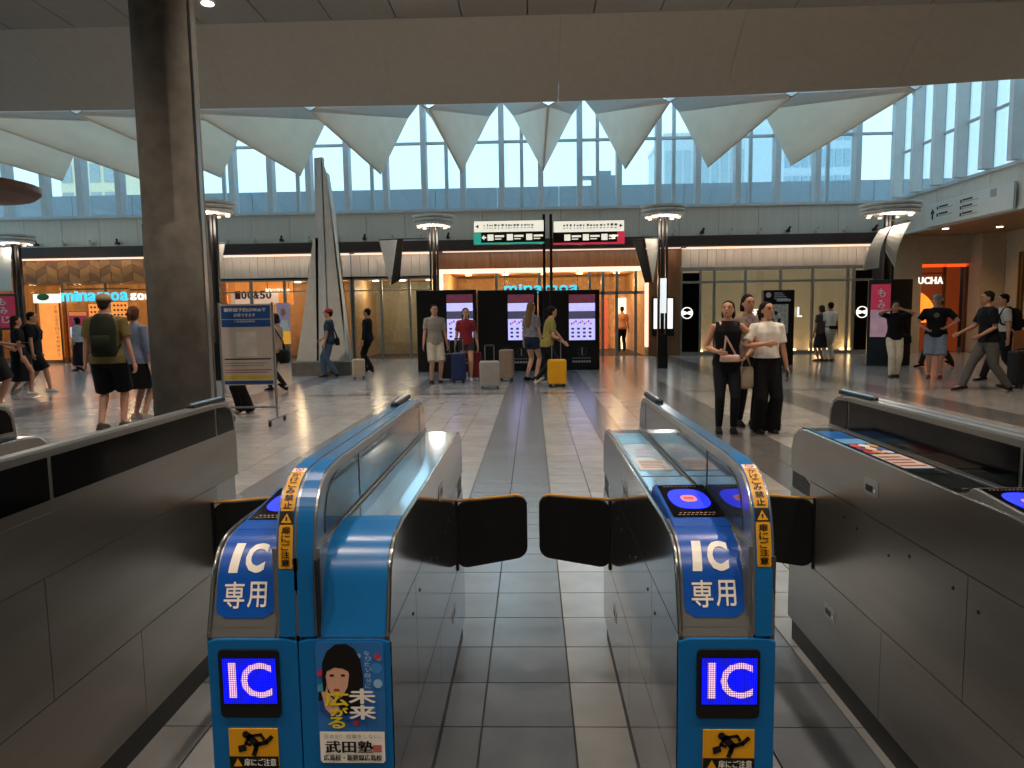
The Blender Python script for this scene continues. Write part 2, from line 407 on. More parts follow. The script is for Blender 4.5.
# ---------------- soffit and shops under the right fascia
M_sof = mat('tan_soffit', '9a7f62', .45)
cs = struct('ceiling_side', (14, 15, 3.9))
MB().box(XR+.15, 20, 4.5, 26, 3.9, 4.0).build('soffit', M_sof, cs)
for x, y in ((12.7, 22.2), (13.2, 19.3), (12.7, 17), (13.2, 14), (14.2, 22), (14.2, 17)):
    d = MB().lathe([(.0, -.01), (.08, -.01), (.09, .005)], (x, y, 3.895), 16).build('downlight', M_warmlamp, cs, smooth=True)
    lamp('downlight_lamp', 'SPOT', (x, y, 3.86), 60, 'ffc98a', .08, spot=120, parent=d)
M_cream = mat('cream_cladding', 'b3a793', .5, noise=.07)
M_gold = mat('bronze_frame', '6b4f30', .4, metal=.5)
ws = struct('wall_side', (15.2, 18, 0))
MB().box(XR+.1, 13.02, YF-.3, YF+.1, 0, 3.9).build('pier', M_cream, ws)
MB().box(14.65, 15.4, YF-.8, YF+.1, 0, 3.9).build('pier', M_cream, ws)
MB().box(13.0, 14.7, YF-.2, YF+.1, 2.95, 3.9).build('lintel', M_cream, ws)
for k in range(6):
    y = YF-.9-2.1*k
    MB().box(15.35, 15.5, y-.6, y, 0, 3.9).build('cladding_panel', M_cream, ws)
    MB().box(15.32, 15.5, y-2.1, y-.6, 3.2, 3.9).build('cladding_panel', M_cream, ws)
    MB().box(15.32, 15.5, y-2.1, y-.6, 0, .75).build('wood_dado', M_wood, ws)
    for s in range(4): MB().box(15.36, 15.42, y-.6-.5*s-.03, y-.6-.5*s+.03, .75, 3.2).build('window_bar', M_gold, ws)
    MB().box(15.44, 15.45, y-2.1, y-.6, .75, 3.2).build('pane', M_shopglass, ws)
M_goldglow = emis('glowing_shop_wall', 'b07a34', .55, noise=.5, nscale=2.2)  # the wall itself glows, standing in for the shop's golden lighting
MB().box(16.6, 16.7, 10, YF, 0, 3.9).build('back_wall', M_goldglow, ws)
MB().box(XR, 20, YF+3, YF+3.2, 0, 4).build('rear_panel', M_brown, ws)
MB().box(19.9, 20, 4, YF+3, 0, 4).build('end_panel', M_cream, ws)

# ---------------- outer enclosure (behind the camera and far left)
wl = struct('wall_left', (-26, 8, 0))
MB().box(-26.2, -26, -8, 28, 0, 3.9).build('wall_panel', M_cream, wl)
wq = struct('wall_front', (0, -8, 0))
MB().box(-26, 24, -8.2, -8, 0, 7.3).build('wall_panel', M_cream, wq)
MB().box(23.8, 24, -8, 5, 0, 7.3).build('wall_panel', M_cream, wq)
# ---------------- outside: parapet and buildings seen through the clerestory
M_para = mat('blue_grey_parapet', '8fa0ab', .6, noise=.06)
wo_ = struct('wall_outside', (0, 30, 0))
for k in range(22): MB().box(-30+2.6*k, -30+2.6*k+2.58, 30, 30.3, 0, 6.8).build('parapet_panel', M_para, wo_)
def tower(label, x0, x1, y0, zt, wall, nx, nz, wcol):
    t = thing('office_building', label, 'building', ((x0+x1)/2, y0, 0))
    mw = mat('tower_'+wall, wall, .6); mg = mat('towerglass_'+wcol, wcol, .2)
    MB().box(x0, x1, y0, y0+10, 0, zt).build('wall', mw, t)
    z0 = 8; dx = (x1-x0)/nx; dz = (zt-z0-.5)/nz
    for i in range(nx):
        for j in range(nz):
            a = x0+dx*i; b = z0+dz*j
            MB().box(a+dx*.15, a+dx*.85, y0-.08, y0, b+dz*.2, b+dz*.85).build('window', mg, t)
    MB().box(x0-.1, x1+.1, y0-.2, y0+10, zt, zt+.4).build('roof_parapet', mw, t)
p = aty(62, 200, 60); p2 = aty(118, 200, 60)
tower('cream apartment tower beyond the clerestory at far left', p.x, p2.x, 60, 30, 'd8ccae', 4, 9, '9aa3a6')
p = aty(783, 200, 55); p2 = aty(858, 200, 55)
tower('tall blue glass office tower beyond the right of the clerestory', p.x, p2.x, 55, 32, 'b6c6ce', 9, 12, '8fa9b6')
p = aty(664, 200, 75); p2 = aty(775, 200, 75)
tower('low pale rooftop building beyond the right fins', p.x, p2.x, 75, 19.5, 'c2ccd0', 12, 2, 'a4b6bd')
p = aty(583, 178, 31); 
t = thing('rooftop_camera_mast', 'grey boxy equipment unit standing on parapet outside clerestory', 'equipment', (p.x+.6, 30.1, 6.8))
MB().box(p.x+.3, p.x+1.3, 30, 30.5, 6.8, 7.1).build('unit_body', M_para, t); MB().box(p.x-.1, p.x+1.5, 30, 30.5, 7.1, 7.2).build('unit_top', M_para, t); MB().box(p.x+.5, p.x+1.1, 30.05, 30.45, 7.2, 7.4).build('unit_head', M_para, t)
# ================================================================== TICKET GATES
M_side = mat('gate_side_steel', '95918b', .3, metal=.85, noise=.10, nscale=3, stretch=(1, .5, 3), bump=.02)
M_mirror = mat('gate_side_polished', '85868a', .11, metal=.9, noise=.06, nscale=3, stretch=(1, .5, 3))
M_chrome = mat('gate_chrome_edge', 'd8d8d6', .16, metal=1, noise=.03)
M_frame = mat('gate_silver_frame', 'a2a3a4', .32, metal=.8, noise=.04)
M_blue = mat('gate_blue_enamel', '0a68ac', .3, noise=.05, nscale=3)
M_bluedk = mat('gate_blue_cap', '3d6f9e', .22, metal=.55, noise=.04)
M_sticker = mat('ic_sticker_blue', '0a4fae', .3, noise=.04)
M_ltext = mat('sticker_white_print', 'f1ece4', .4, noise=.02)
M_yel = mat('warning_yellow', 'e0a019', .4, noise=.05)
M_ink = mat('black_print', '0c0b0b', .5)
M_red = mat('red_print', 'c4243a', .45)
M_winblk = mat('smoked_panel', '080809', .12, noise=.05, spec=.15)
M_wingry = mat('rail_glass_panel', '3f4850', .07, noise=.05, spec=.7)
M_topgl = mat('top_cover_glass', 'b4c8d6', .08, metal=.7, noise=.12, nscale=5)
M_topdk = mat('top_cover_dark', '121416', .12, noise=.1)
M_plinth = mat('gate_plinth', '1a1918', .5)
M_flap = mat('flap_black_rubber', '060606', .5, noise=.03)
M_flape = mat('flap_yellow_edge', 'c08a2a', .5)
M_rdblue = emis('reader_blue_glow', '1a2bff', 1.35, noise=.03)
M_rdpink = emis('reader_centre', 'd07a78', .5)
M_ledb = led('led_blue', '0b14ff', 1.5, .0048)
M_ledw = led('led_pink_white', 'f0b8e0', 1.35, .0048)
M_tiny = mat('small_print', '9a938a', .5)
M_tinyw = mat('fine_white_print', 'c9c9c9', .5)

class Prof:
    def __init__(s, pts, sub=5):
        o = []
        n = len(pts); P = [Vector(p).to_2d() if len(p) == 2 else Vector(p) for p in [Vector((a, b)) for a, b in pts]]
        for i in range(n-1):          # Catmull-Rom
            p0, p1, p2, p3 = P[max(i-1, 0)], P[i], P[i+1], P[min(i+2, n-1)]
            for k in range(sub):
                t = k/sub; o.append(.5*((2*p1)+(p2-p0)*t+(2*p0-5*p1+4*p2-p3)*t*t+(3*p1-p0-3*p2+p3)*t**3))
        o.append(P[-1]); s.p = o; s.s = [0]
        for a, b in zip(o, o[1:]): s.s.append(s.s[-1]+(b-a).length)
        s.L = s.s[-1]
    def at(s, q, off=0):
        q = min(max(q, 0), s.L); i = 0
        while i < len(s.s)-2 and s.s[i+1] < q: i += 1
        a, b = s.p[i], s.p[i+1]; t = (q-s.s[i])/max(1e-9, s.s[i+1]-s.s[i]); d = (b-a).normalized(); nrm = Vector((-d.y, d.x))
        r = a.lerp(b, t)+nrm*off; return r.x, r.y
    def s_py(s, x, py):
        "arc length at which the surface point at x shows at photo row py"
        return min((abs(prj((x,)+s.at(k*s.L/400))[1]-py), k*s.L/400) for k in range(401))[1]
    def strip(s, mb, x0, x1, q0, q1, off, n=14, r=0):
        for k in range(n):
            a, b = q0+(q1-q0)*k/n, q0+(q1-q0)*(k+1)/n
            def ins(q):
                d = min(q-q0, q1-q); return r-math.sqrt(max(0, r*r-(r-d)**2)) if r and d < r else 0
            sg = 1 if x1 > x0 else -1; i0, i1 = ins(a)*sg, ins(b)*sg
            ya, za = s.at(a, off); yb, zb_ = s.at(b, off)
            if k == 0: o_ = len(mb.v); mb.v += [(x0+i0,ya,za),(x1-i0,ya,za)]
            mb.v += [(x0+i1,yb,zb_),(x1-i1,yb,zb_)]; mb.f.append((o_+2*k, o_+2*k+1, o_+2*k+3, o_+2*k+2))
        return mb
    def text(s, mb, txt, x0, x1, q0, q1, off, bold=0, shear=0):
        return text_in(mb, txt, lambda a, b: (x0+(x1-x0)*a,)+s.at(q0+(q1-q0)*b, off), bold, shear, True)
BODY = [(1.46,.755),(1.483,.827),(1.508,.900),(1.560,.943),(1.66,.955)]
RAIL = [(1.458,.757),(1.463,.879),(1.470,.953),(1.487,1.018),(1.515,1.062),(1.571,1.094),(1.66,1.105),(1.75,1.106)]
PB, PR = Prof(BODY), Prof(RAIL)
BODYP = [(1.46,.10)]+[tuple(p) for p in PB.p]+[(2.90,.955),(2.98,.945),(3.03,.91),(3.05,.86),(3.05,.10)]
RAILP = [tuple(p) for p in PR.p]+[(2.86,1.10),(2.96,1.093),(3.02,1.07),(3.05,1.02),(3.06,.95),(3.06,.757)]

def picto(parent, x0, x1, z0, z1, Y):
    "yellow door-caution plate with a running figure"
    MB().prism([(x0, z0), (x1, z0), (x1, z1), (x0, z1)], 'y', Y-.0015, Y+.001).build('caution_sticker', M_yel, parent)
    w, h = x1-x0, z1-z0; zb0 = z0+h*.30; m_ = MB()
    def T(p): return (x0+w*p[0], zb0+(z1-zb0)*p[1])
    def limb(pts, r):
        for a, b in zip(pts, pts[1:]):
            a, b = Vector(T(a)), Vector(T(b)); d = (b-a).normalized(); n = Vector((-d.y, d.x))*r
            m_.poly([(v.x, Y-.003, v.y) for v in (a-n-d*r*.5, b-n+d*r*.5, b+n+d*r*.5, a+n-d*r*.5)])
    m_.poly([(a, Y-.003, b) for a, b in disc_pts(*T((.36, .80)), .0085)])
    limb([(.42,.72),(.58,.42)], .0085); limb([(.44,.74),(.66,.80),(.72,.62)], .0035); limb([(.42,.70),(.34,.48),(.44,.42)], .0035)
    limb([(.58,.44),(.76,.52),(.88,.72)], .0048); limb([(.57,.44),(.54,.24),(.50,.06)], .0052)
    m_.poly([(T(p)[0], Y-.003, T(p)[1]) for p in ((.20,.14),(.36,.22),(.34,.46),(.18,.38))])
    MB.poly(m_, [(a, Y-.003, b) for a, b in ((x0, z0), (x1, z0), (x1, zb0), (x0, zb0))])
    m_.build('caution_print', M_ink, parent)
    t = text_y('扉にご注意', x0+w*.30, x1-w*.05, z0+h*.06, zb0-h*.05, Y-.0042, -.006); t.build('caution_lettering', M_ltext, parent)
    MB().poly([(x0+w*.08, Y-.0042, z0+h*.05), (x0+w*.26, Y-.0042, z0+h*.05), (x0+w*.17, Y-.0042, zb0-h*.04)]).build('caution_triangle', M_yel, parent)

def warn_strip(parent, xa, xb):
    s1, s2 = PR.s_py(.5, 566), PR.s_py(.5, 522); s3, s4 = PR.s_py(.5, 508), PR.s_py(.5, 466)
    for qa, qb in ((s1, s2), (s3, s4)):
        y = MB(); PR.strip(y, xa, xb, qa, qb, .0036, r=.002); y.build('warning_sticker', M_yel, parent)
    k = MB(); w = xb-xa
    def stack(chars, q0, q1):
        n = len(chars); h = (q1-q0)/n
        for i, c in enumerate(chars):
            a = q1-h*(i+1)+h*.08; PR.text(k, c, xa+w*.2, xa+w*.8, a, a+h*.84, .0046, -.025)
    stack('扉にご注意', s1+.004, s2-.003); stack('かけこみ禁止', s3+.004, s4-.024)
    PR.strip(k, xa, xb, s2+.001, s3-.001, .0038, 4)
    k.build('warning_print', M_ink, parent)
    t = MB(); xm = (xa+xb)/2; a, b = s2+.004, s3-.005
    t.add([(xa+w*.12,)+PR.at(a, .0050), (xb-w*.12,)+PR.at(a, .0050), (xm,)+PR.at(b, .0050)], [(0,1,2)])
    t.build('warning_triangle', M_yel, parent)
    t = MB(); t.add([(xm-.0015,)+PR.at(a+.004, .0058), (xm+.0015,)+PR.at(a+.004, .0058), (xm+.002,)+PR.at(b-.008, .0058), (xm-.002,)+PR.at(b-.008, .0058)], [(0,1,2,3)]); t.build('warning_mark', M_ink, parent)
    t = MB(); PR.strip(t, xa, xb, s4-.021, s4, .0044, 5); t.build('pictogram_patch', M_ltext, parent)
    t = MB(); c = s4-.0105
    for i in range(20):
        a0, a1 = 2*math.pi*i/20, 2*math.pi*(i+1)/20
        f = lambda a, r: (xm+r*math.cos(a),)+PR.at(c+r*math.sin(a), .0056)
        t.add([f(a0,.0072), f(a1,.0072), f(a1,.0092), f(a0,.0092)], [(0,1,2,3)])
    t.add([(xm-.006,)+PR.at(c+.005, .0056), (xm-.0048,)+PR.at(c+.0065, .0056), (xm+.006,)+PR.at(c-.005, .0056), (xm+.0048,)+PR.at(c-.0065, .0056)], [(0,1,2,3)])
    t.build('prohibition_ring', M_red, parent)

def unit(root, xp, s, near, blue=True, ad='sky', dark=False):
    "one cabinet half: passage face at xp, rail on the side s*0.205"
    X = lambda u: xp+s*u
    def bx(m_, u0, u1, *r): a, b = sorted((X(u0), X(u1))); return m_.box(a, b, *r)
    nose = M_blue if blue else M_frame; sidem = M_mirror if blue else M_side; ro = 0 if blue else -.06
    bx(MB(), .012, .195, 1.50, 3.03, 0, .105).build('plinth', M_plinth, root)
    MB().prism([(y, z-.012 if z > .86 else z) for y, z in BODYP], 'x', X(.008), X(.160)).build('body', M_frame, root)
    # passage side: separate steel panels with open joints
    def clip(poly, y0, y1, z0, z1):
        for ax, lim, keep in ((0, y0, 1), (0, y1, -1), (1, z0, 1), (1, z1, -1)):
            o = []
            for a, b in zip(poly, poly[1:]+poly[:1]):
                da, db = (a[ax]-lim)*keep, (b[ax]-lim)*keep
                if da >= 0: o.append(a)
                if da*db < 0:
                    t = da/(da-db); o.append((a[0]+(b[0]-a[0])*t, a[1]+(b[1]-a[1])*t))
            poly = o
            if len(poly) < 3: return []
        return poly
    for y0, y1, z0, z1 in ((1.4, 3.1, .761, 1), (1.4, 1.797, .413, .758), (1.80, 2.84, .413, .758), (2.843, 3.1, .413, .688), (1.4, 2.228, .10, .410), (2.231, 3.1, .10, .410)):
        pl = clip(BODYP, y0, y1, z0, z1)
        if pl: MB().prism(pl, 'x', X(0), X(.010)).build('side_panel', sidem, root)
    MB().prism([(2.843, .691), (3.045, .691), (3.045, .757), (2.93, .757), (2.843, .735)], 'x', X(.004), X(.012)).build('sensor_window', M_ink, root)
    for y, z in ((2.33, .86), (2.62, .30)):
        a, b = sorted((X(-.0015), X(.002)))
        k = MB().prism([(y+p, z+q_) for p, q_ in rrect(.10, .055, .012, 3)], 'x', a, b).build('lock_plate', M_frame, root)
        a, b = sorted((X(-.002), X(.001))); MB().prism([(y+.012+p, z-.006+q_) for p, q_ in rrect(.05, .022, .003, 2)], 'x', a, b).build('latch_slot', M_ink, k)
        MB().tube([(X(-.004), y-.03, z-.008), (X(.002), y-.03, z-.008)], .008, 10).build('key_barrel', M_chrome, k)
    for y, z in ((2.52, .70), (2.42, .69), (2.20, .67), (2.08, .71), (1.86, .70), (1.75, .68)):
        MB().tube([(X(-.002), y, z), (X(.002), y, z)], .005, 8).build('screw', M_ink, root)
    edge = [(X(.005), y, z+.001) for y, z in BODYP[1:-1]]
    MB().tube(edge, .0055, 8, ref=(1, 0, 0)).build('edge_trim', M_chrome, root, smooth=True)
    edge = [(X(.152), y, z+.0) for y, z in BODYP[1:len(PB.p)+2]]
    MB().tube(edge, .0028, 8, ref=(1, 0, 0)).build('edge_trim', M_frame, root, smooth=True)
    # rail
    r = MB().prism(RAILP, 'x', X(.158), X(.205)).build('guard_rail', M_frame if not dark else M_side, root, bevel=.004)
    def capstrip(pts):
        a, b = sorted((X(.164), X(.199))); m_ = MB(); k = len(pts); o = []
        for i, p in enumerate(pts):
            d = (Vector(pts[min(i+1, k-1)])-Vector(pts[max(i-1, 0)])).normalized(); n = Vector((-d.y, d.x))
            lo, hi = Vector(p)-n*.003, Vector(p)+n*.0025
            o += [(a, lo.x, lo.y), (a, hi.x, hi.y), (b, hi.x, hi.y), (b, lo.x, lo.y)]
        f = [(4*i+e, 4*i+(e+1) % 4, 4*i+4+(e+1) % 4, 4*i+4+e) for i in range(k-1) for e in range(4)]+[(0,1,2,3), (4*k-4, 4*k-3, 4*k-2, 4*k-1)]
        return m_.add(o, f)
    nf = len(PR.p)-5      # front of the cap is enamel, the top a brushed strip
    capstrip(RAILP[:nf+1]).build('rail_front', nose, r)
    capstrip(RAILP[nf:-1]).build('rail_cap', M_bluedk if not dark else M_frame, r)
    wg = M_winblk if dark else M_wingry
    for side, u0, u1 in ((0, .1555, .159), (1, .204, .2068)):
        w_ = wg if side == 0 else M_winblk
        a, b = sorted((X(u0), X(u1)))
        MB().prism([(1.535,.965),(1.845,.965),(1.845,1.083),(1.66,1.083),(1.60,1.072),(1.56,1.04),(1.54,1.0)], 'x', a, b).build('rail_window', w_, r)
        MB().prism([(1.862,.965),(2.86,.965),(2.86,1.080),(1.862,1.083)], 'x', a, b).build('rail_window', w_, r)
        MB().prism([(2.876,.965),(3.035,.965),(3.025,1.03),(3.0,1.062),(2.96,1.075),(2.876,1.080)], 'x', a, b).build('rail_window', w_, r)
    if near: MB().box(*sorted((X(.166), X(.197))), 2.70, 2.99, 1.098, 1.116).build('sensor_bar', M_ink, r, bevel=.005)
    if near: MB().tube([(X(.1815), 2.70, 1.117), (X(.1815), 2.98, 1.115)], .006, 8).build('sensor_lens', M_chrome, r)
    # outer flank under the rail (plain steel panels)
    for y0, y1, z0, z1 in ((1.45, 3.055, .761, .93), (1.45, 1.797, .413, .758), (1.80, 2.84, .413, .758), (1.45, 2.228, .10, .410), (2.231, 3.05, .10, .410)):
        bx(MB(), .196, .2062, max(y0, 1.462), y1, z0, z1).build('side_panel', sidem, root)
    bx(MB(), .150, .197, 1.47, 3.04, .10, .95).build('rail_base', M_frame, root)
    # top of the body
    tm = M_topdk if dark else M_topgl
    if near:
        bx(MB(), .014, .150, 2.13, 3.0, .944, .951).build('top_glass', tm, root, bevel=.002)
        bx(MB(), .010, .016, 1.95, 2.96, .945, .962).build('glass_lip', M_topdk if dark else M_frame, root)
        po = bx(MB(), .030, .138, 2.20, 2.90, .951, .9525).build('advert_sheet', mat('advert_'+ad, {'sky': 'b9cfe0', 'deep': '2466b4'}[ad], .25, noise=.25, nscale=9), root)
        ad_print(po, X, s, ad)
        bx(MB(), .014, .150, 1.93, 2.10, .945, .956).build('glass_step', tm, root, bevel=.003)
        a, b = sorted((X(.018), X(.152)))
        MB().prism([(y+ro, z) for y, z in ((1.60,.945),(1.60,.955),(1.64,.962),(1.88,.985),(1.90,.975),(1.92,.945))], 'x', a, b).build('reader_housing', M_sticker if blue else M_frame, root, bevel=.003)
        tilt = lambda y: .962+(y-1.64)*(.023/.24)
        qd = lambda m_, u0, u1, y0, y1, h: m_.add([(X(u0),y0+ro,tilt(y0)+h),(X(u1),y0+ro,tilt(y0)+h),(X(u1),y1+ro,tilt(y1)+h),(X(u0),y1+ro,tilt(y1)+h)], [(0,1,2,3)])
        rd = qd(MB(), .026, .150, 1.648, 1.872, .0015).build('card_reader', M_winblk, root)
        um, ym = .088, 1.767
        ovl = lambda rx, ry, h: MB().poly([(X(um+rx*math.copysign(abs(math.cos(t))**.72, math.cos(t))), ro+ym+ry*math.copysign(abs(math.sin(t))**.72, math.sin(t)), tilt(ym+ry*math.sin(t))+h) for t in [2*math.pi*k/32 for k in range(32)]])
        ovl(.050, .070, .0025).build('reader_glow', M_rdblue, rd); ovl(.020, .024, .0032).build('reader_centre', M_rdpink, rd)
        k = MB()
        for q in range(9): qd(k, .045+.01*q, .051+.01*q, 1.668, 1.674, .0026); qd(k, .040+.01*q, .046+.01*q, 1.656, 1.661, .0026); qd(k, .040+.01*q, .046+.01*q, 1.855, 1.859, .0026)
        k.build('reader_print', mat('reader_print', '8b6f5a', .5), rd)
        k = MB()
        for q in range(5): qd(k, um-.012+.005*q, um-.009+.005*q, ym-.006, ym+.006, .0038)
        k.build('reader_lettering', M_red, rd)
        # nose with the IC sticker
        n1 = MB(); PB.strip(n1, X(.012), X(.150), .02, PB.L, .001, 16); n1.build('nose_cover', M_frame if blue else M_side, root, smooth=True)
        sx0, sx1 = X(.016), X(.146); xm = X(.08)
        q0, q1 = PB.s_py(.39, 617), PB.L-.004
        n2 = MB(); PB.strip(n2, sx0, sx1, q0, q1, .003, 24, r=.022); st = n2.build('nose_sticker', M_sticker, root, smooth=True)
        lo, hi = min(sx0, sx1), max(sx0, sx1); w = hi-lo
        t = MB(); PB.text(t, 'I', lo+w*.17, lo+w*.37, PB.s_py(.39, 571), PB.s_py(.39, 542), .0045, .04, .06); PB.text(t, 'C', lo+w*.44, lo+w*.80, PB.s_py(.39, 571), PB.s_py(.39, 542), .0045, .04, .06)
        PB.text(t, '専', lo+w*.13, lo+w*.48, PB.s_py(.39, 607), PB.s_py(.39, 580), .0045, -.012); PB.text(t, '用', lo+w*.54, lo+w*.86, PB.s_py(.39, 606), PB.s_py(.39, 580), .0045, -.012)
        t.build('sticker_lettering', M_ltext, st)
        warn_strip(r, *sorted((X(.166), X(.197))))
    else:
        bx(MB(), .012, .148, 1.70, 2.99, .944, .9515).build('top_glass', tm, root, bevel=.002)
        n1 = MB(); PB.strip(n1, X(.010), X(.151), .0, PB.L, .003, 16); n1.build('nose_cover', nose, root, smooth=True)
        bx(MB(), .010, .151, 1.655, 1.70, .944, .957).build('nose_top', nose, root)
        bx(MB(), .152, .157, 1.452, 1.70, .757, .930).build('nose_groove', M_plinth, root)

def ad_print(po, X, s, ad):
    H_ = .9532
    def quad(u0, u1, y0, y1, m_, nm='advert_print', h=0):
        MB().add([(X(u0),y0,H_+h),(X(u1),y0,H_+h),(X(u1),y1,H_+h),(X(u0),y1,H_+h)], [(0,1,2,3)]).build(nm, m_, po)
    if ad == 'sky':
        quad(.030, .138, 2.66, 2.90, mat('advert_blue', '6fb0d8', .3, noise=.25, nscale=12)); quad(.034, .134, 2.21, 2.36, mat('advert_pale', 'e4dcdc', .3))
        for k in range(5): quad(.045, .122-.006*(k % 3), 2.235+.024*k, 2.245+.024*k, mat('advert_brown', '9b7b6c', .4), h=.0006)
        for k in range(3): quad(.050+.01*k, .110, 2.42+.06*k, 2.44+.06*k, mat('advert_lilac', 'b7a9c9', .4), h=.0006)
    else:
        quad(.030, .138, 2.20, 2.42, mat('advert_cream', 'd9c7bd', .35)); quad(.030, .138, 2.62, 2.72, mat('advert_cyan', '69a7d8', .35))
        cols = ['c43a3c', 'e2a03a', 'd9d4de', '7d3d52', 'e8d9b8', '3d5fa8', 'd4574c', 'efe8e4', 'c99a58']
        for k, c in enumerate(cols):
            cx, cy = .052+.032*(k % 3), 2.46+.055*(k//3)
            MB().poly([(X(cx+.017*math.cos(t)), cy+.03*math.sin(t), H_+.0007+.0002*k) for t in [2*math.pi*i/14 for i in range(14)]]).build('advert_print', mat('advert_c%d' % k, c, .4), po)
        for k in range(4): quad(.040, .126-.012*(k % 2), 2.225+.045*k, 2.245+.045*k, mat('advert_crimson', '8e4a4c', .4), h=.0006)

def front_panel(root, x0, x1):
    "blue lower front with chamfered top corners"
    c = .022
    MB().prism([(x0,.06),(x1,.06),(x1,.745),(x1-c,.752),(x0+c,.752),(x0,.745)], 'y', 1.456, 1.475).build('front_panel', M_blue, root, bevel=.003)
def led_screen(root, x0, x1):
    b = MB().prism([((x0+x1)/2+p, .652+q_) for p, q_ in rrect(x1-x0, .155, .010, 3)], 'y', 1.451, 1.458).build('display_bezel', M_ink, root, bevel=.001)
    a0, a1, c0, c1 = x0+.010, x1-.007, .607, .711
    recty(MB(), a0, a1, c0, c1, 1.4495).build('display_matrix', M_ledb, b)
    w = a1-a0
    t = text_y('I', a0+w*.11, a0+w*.25, c0+.014, c1-.010, 1.4485, .012); t2 = text_y('C', a0+w*.34, a0+w*.92, c0+.014, c1-.010, 1.4485, .012); t.add(t2.v, t2.f)
    t.build('display_lettering', M_ledw, b)
def flap(root, hx, fx, hy, fy):
    "black rounded door leaf from the hinge to the free edge"
    w = abs(fx-hx); sg = 1 if fx > hx else -1
    o = []
    for x, z in rrect(w, .27, .045, 5):
        o.append((x+w/2, z+.56) if True else None)
    o = [(max(x, 0), z if x > .06 else (z-(.012 if z < .56 else 0))) for x, z in o]
    def P(x, z, d): return (hx+sg*x, hy+(fy-hy)*x/w+d, z)
    n = len(o)
    MB().add([P(x, z, -.012) for x, z in o]+[P(x, z, .012) for x, z in o], [tuple(range(n)), tuple(range(n, 2*n))]+[(i, (i+1) % n, n+(i+1) % n, n+i) for i in range(n)]).build('flap', M_flap, root, bevel=.004)
    m_ = MB().tube([P(.0, .6965, 0), P(w-.045, .6965, 0), P(w-.018, .688, 0)], .006, 8); m_.build('flap_edge', M_flape, root)
    MB().tube([P(-.002, .41, -.014), P(-.002, .70, -.014)], .012, 10).build('flap_hinge', M_flap, root)

def double_gate(dx, label, ad='sky', dark=False, blue=True, front=True, extra=True):
    root = thing('ticket_gate', label, 'ticket gate', (dx-.513, 2.25, 0), 0, 'row of ticket gates')
    unit(root, dx-.715, 1, True, blue, ad, dark)
    unit(root, dx-.31, -1, False, blue, ad, dark)
    front_panel(root, dx-.715, dx-.514); front_panel(root, dx-.512, dx-.31)
    led_screen(root, dx-.690, dx-.555); picto(root, dx-.676, dx-.566, .455, .546, 1.4545)
    flap(root, dx-.312, dx-.022, 2.80, 2.90); flap(root, dx-.713, dx-1.003, 2.80, 2.90)
    return root
def single_gate(dx, label, dark=False, blue=True):
    root = thing('ticket_gate', label, 'ticket gate', (dx+.41, 2.25, 0), 0, 'row of ticket gates')
    unit(root, dx+.307, 1, True, blue, 'sky', dark)
    front_panel(root, dx+.307, dx+.515); led_screen(root, dx+.346, dx+.481); picto(root, dx+.361, dx+.472, .455, .546, 1.4545)
    flap(root, dx+.309, dx+.019, 2.80, 2.90); flap(root, dx+.513, dx+.80, 2.80, 2.90)
    return root
g1 = double_gate(-.009, 'wide blue double ticket gate with IC panel and portrait poster, left of open centre lane')
g2 = single_gate(0, 'narrow blue ticket gate with glowing IC reader, right of the centre lane')
g3 = double_gate(1.842, 'grey steel ticket gate with dark colourful advert top at right edge', 'deep', True, False)
g0 = single_gate(-1.842, 'grey steel ticket gate with black window rail at left edge', True, False)
g4 = single_gate(1.86, 'ticket gate beyond the advert-topped gate, only its rail end showing at far right', True, False)
gm = double_gate(-1.862, 'ticket gate rounded rail end peeking in at far left edge', 'sky', True, False)

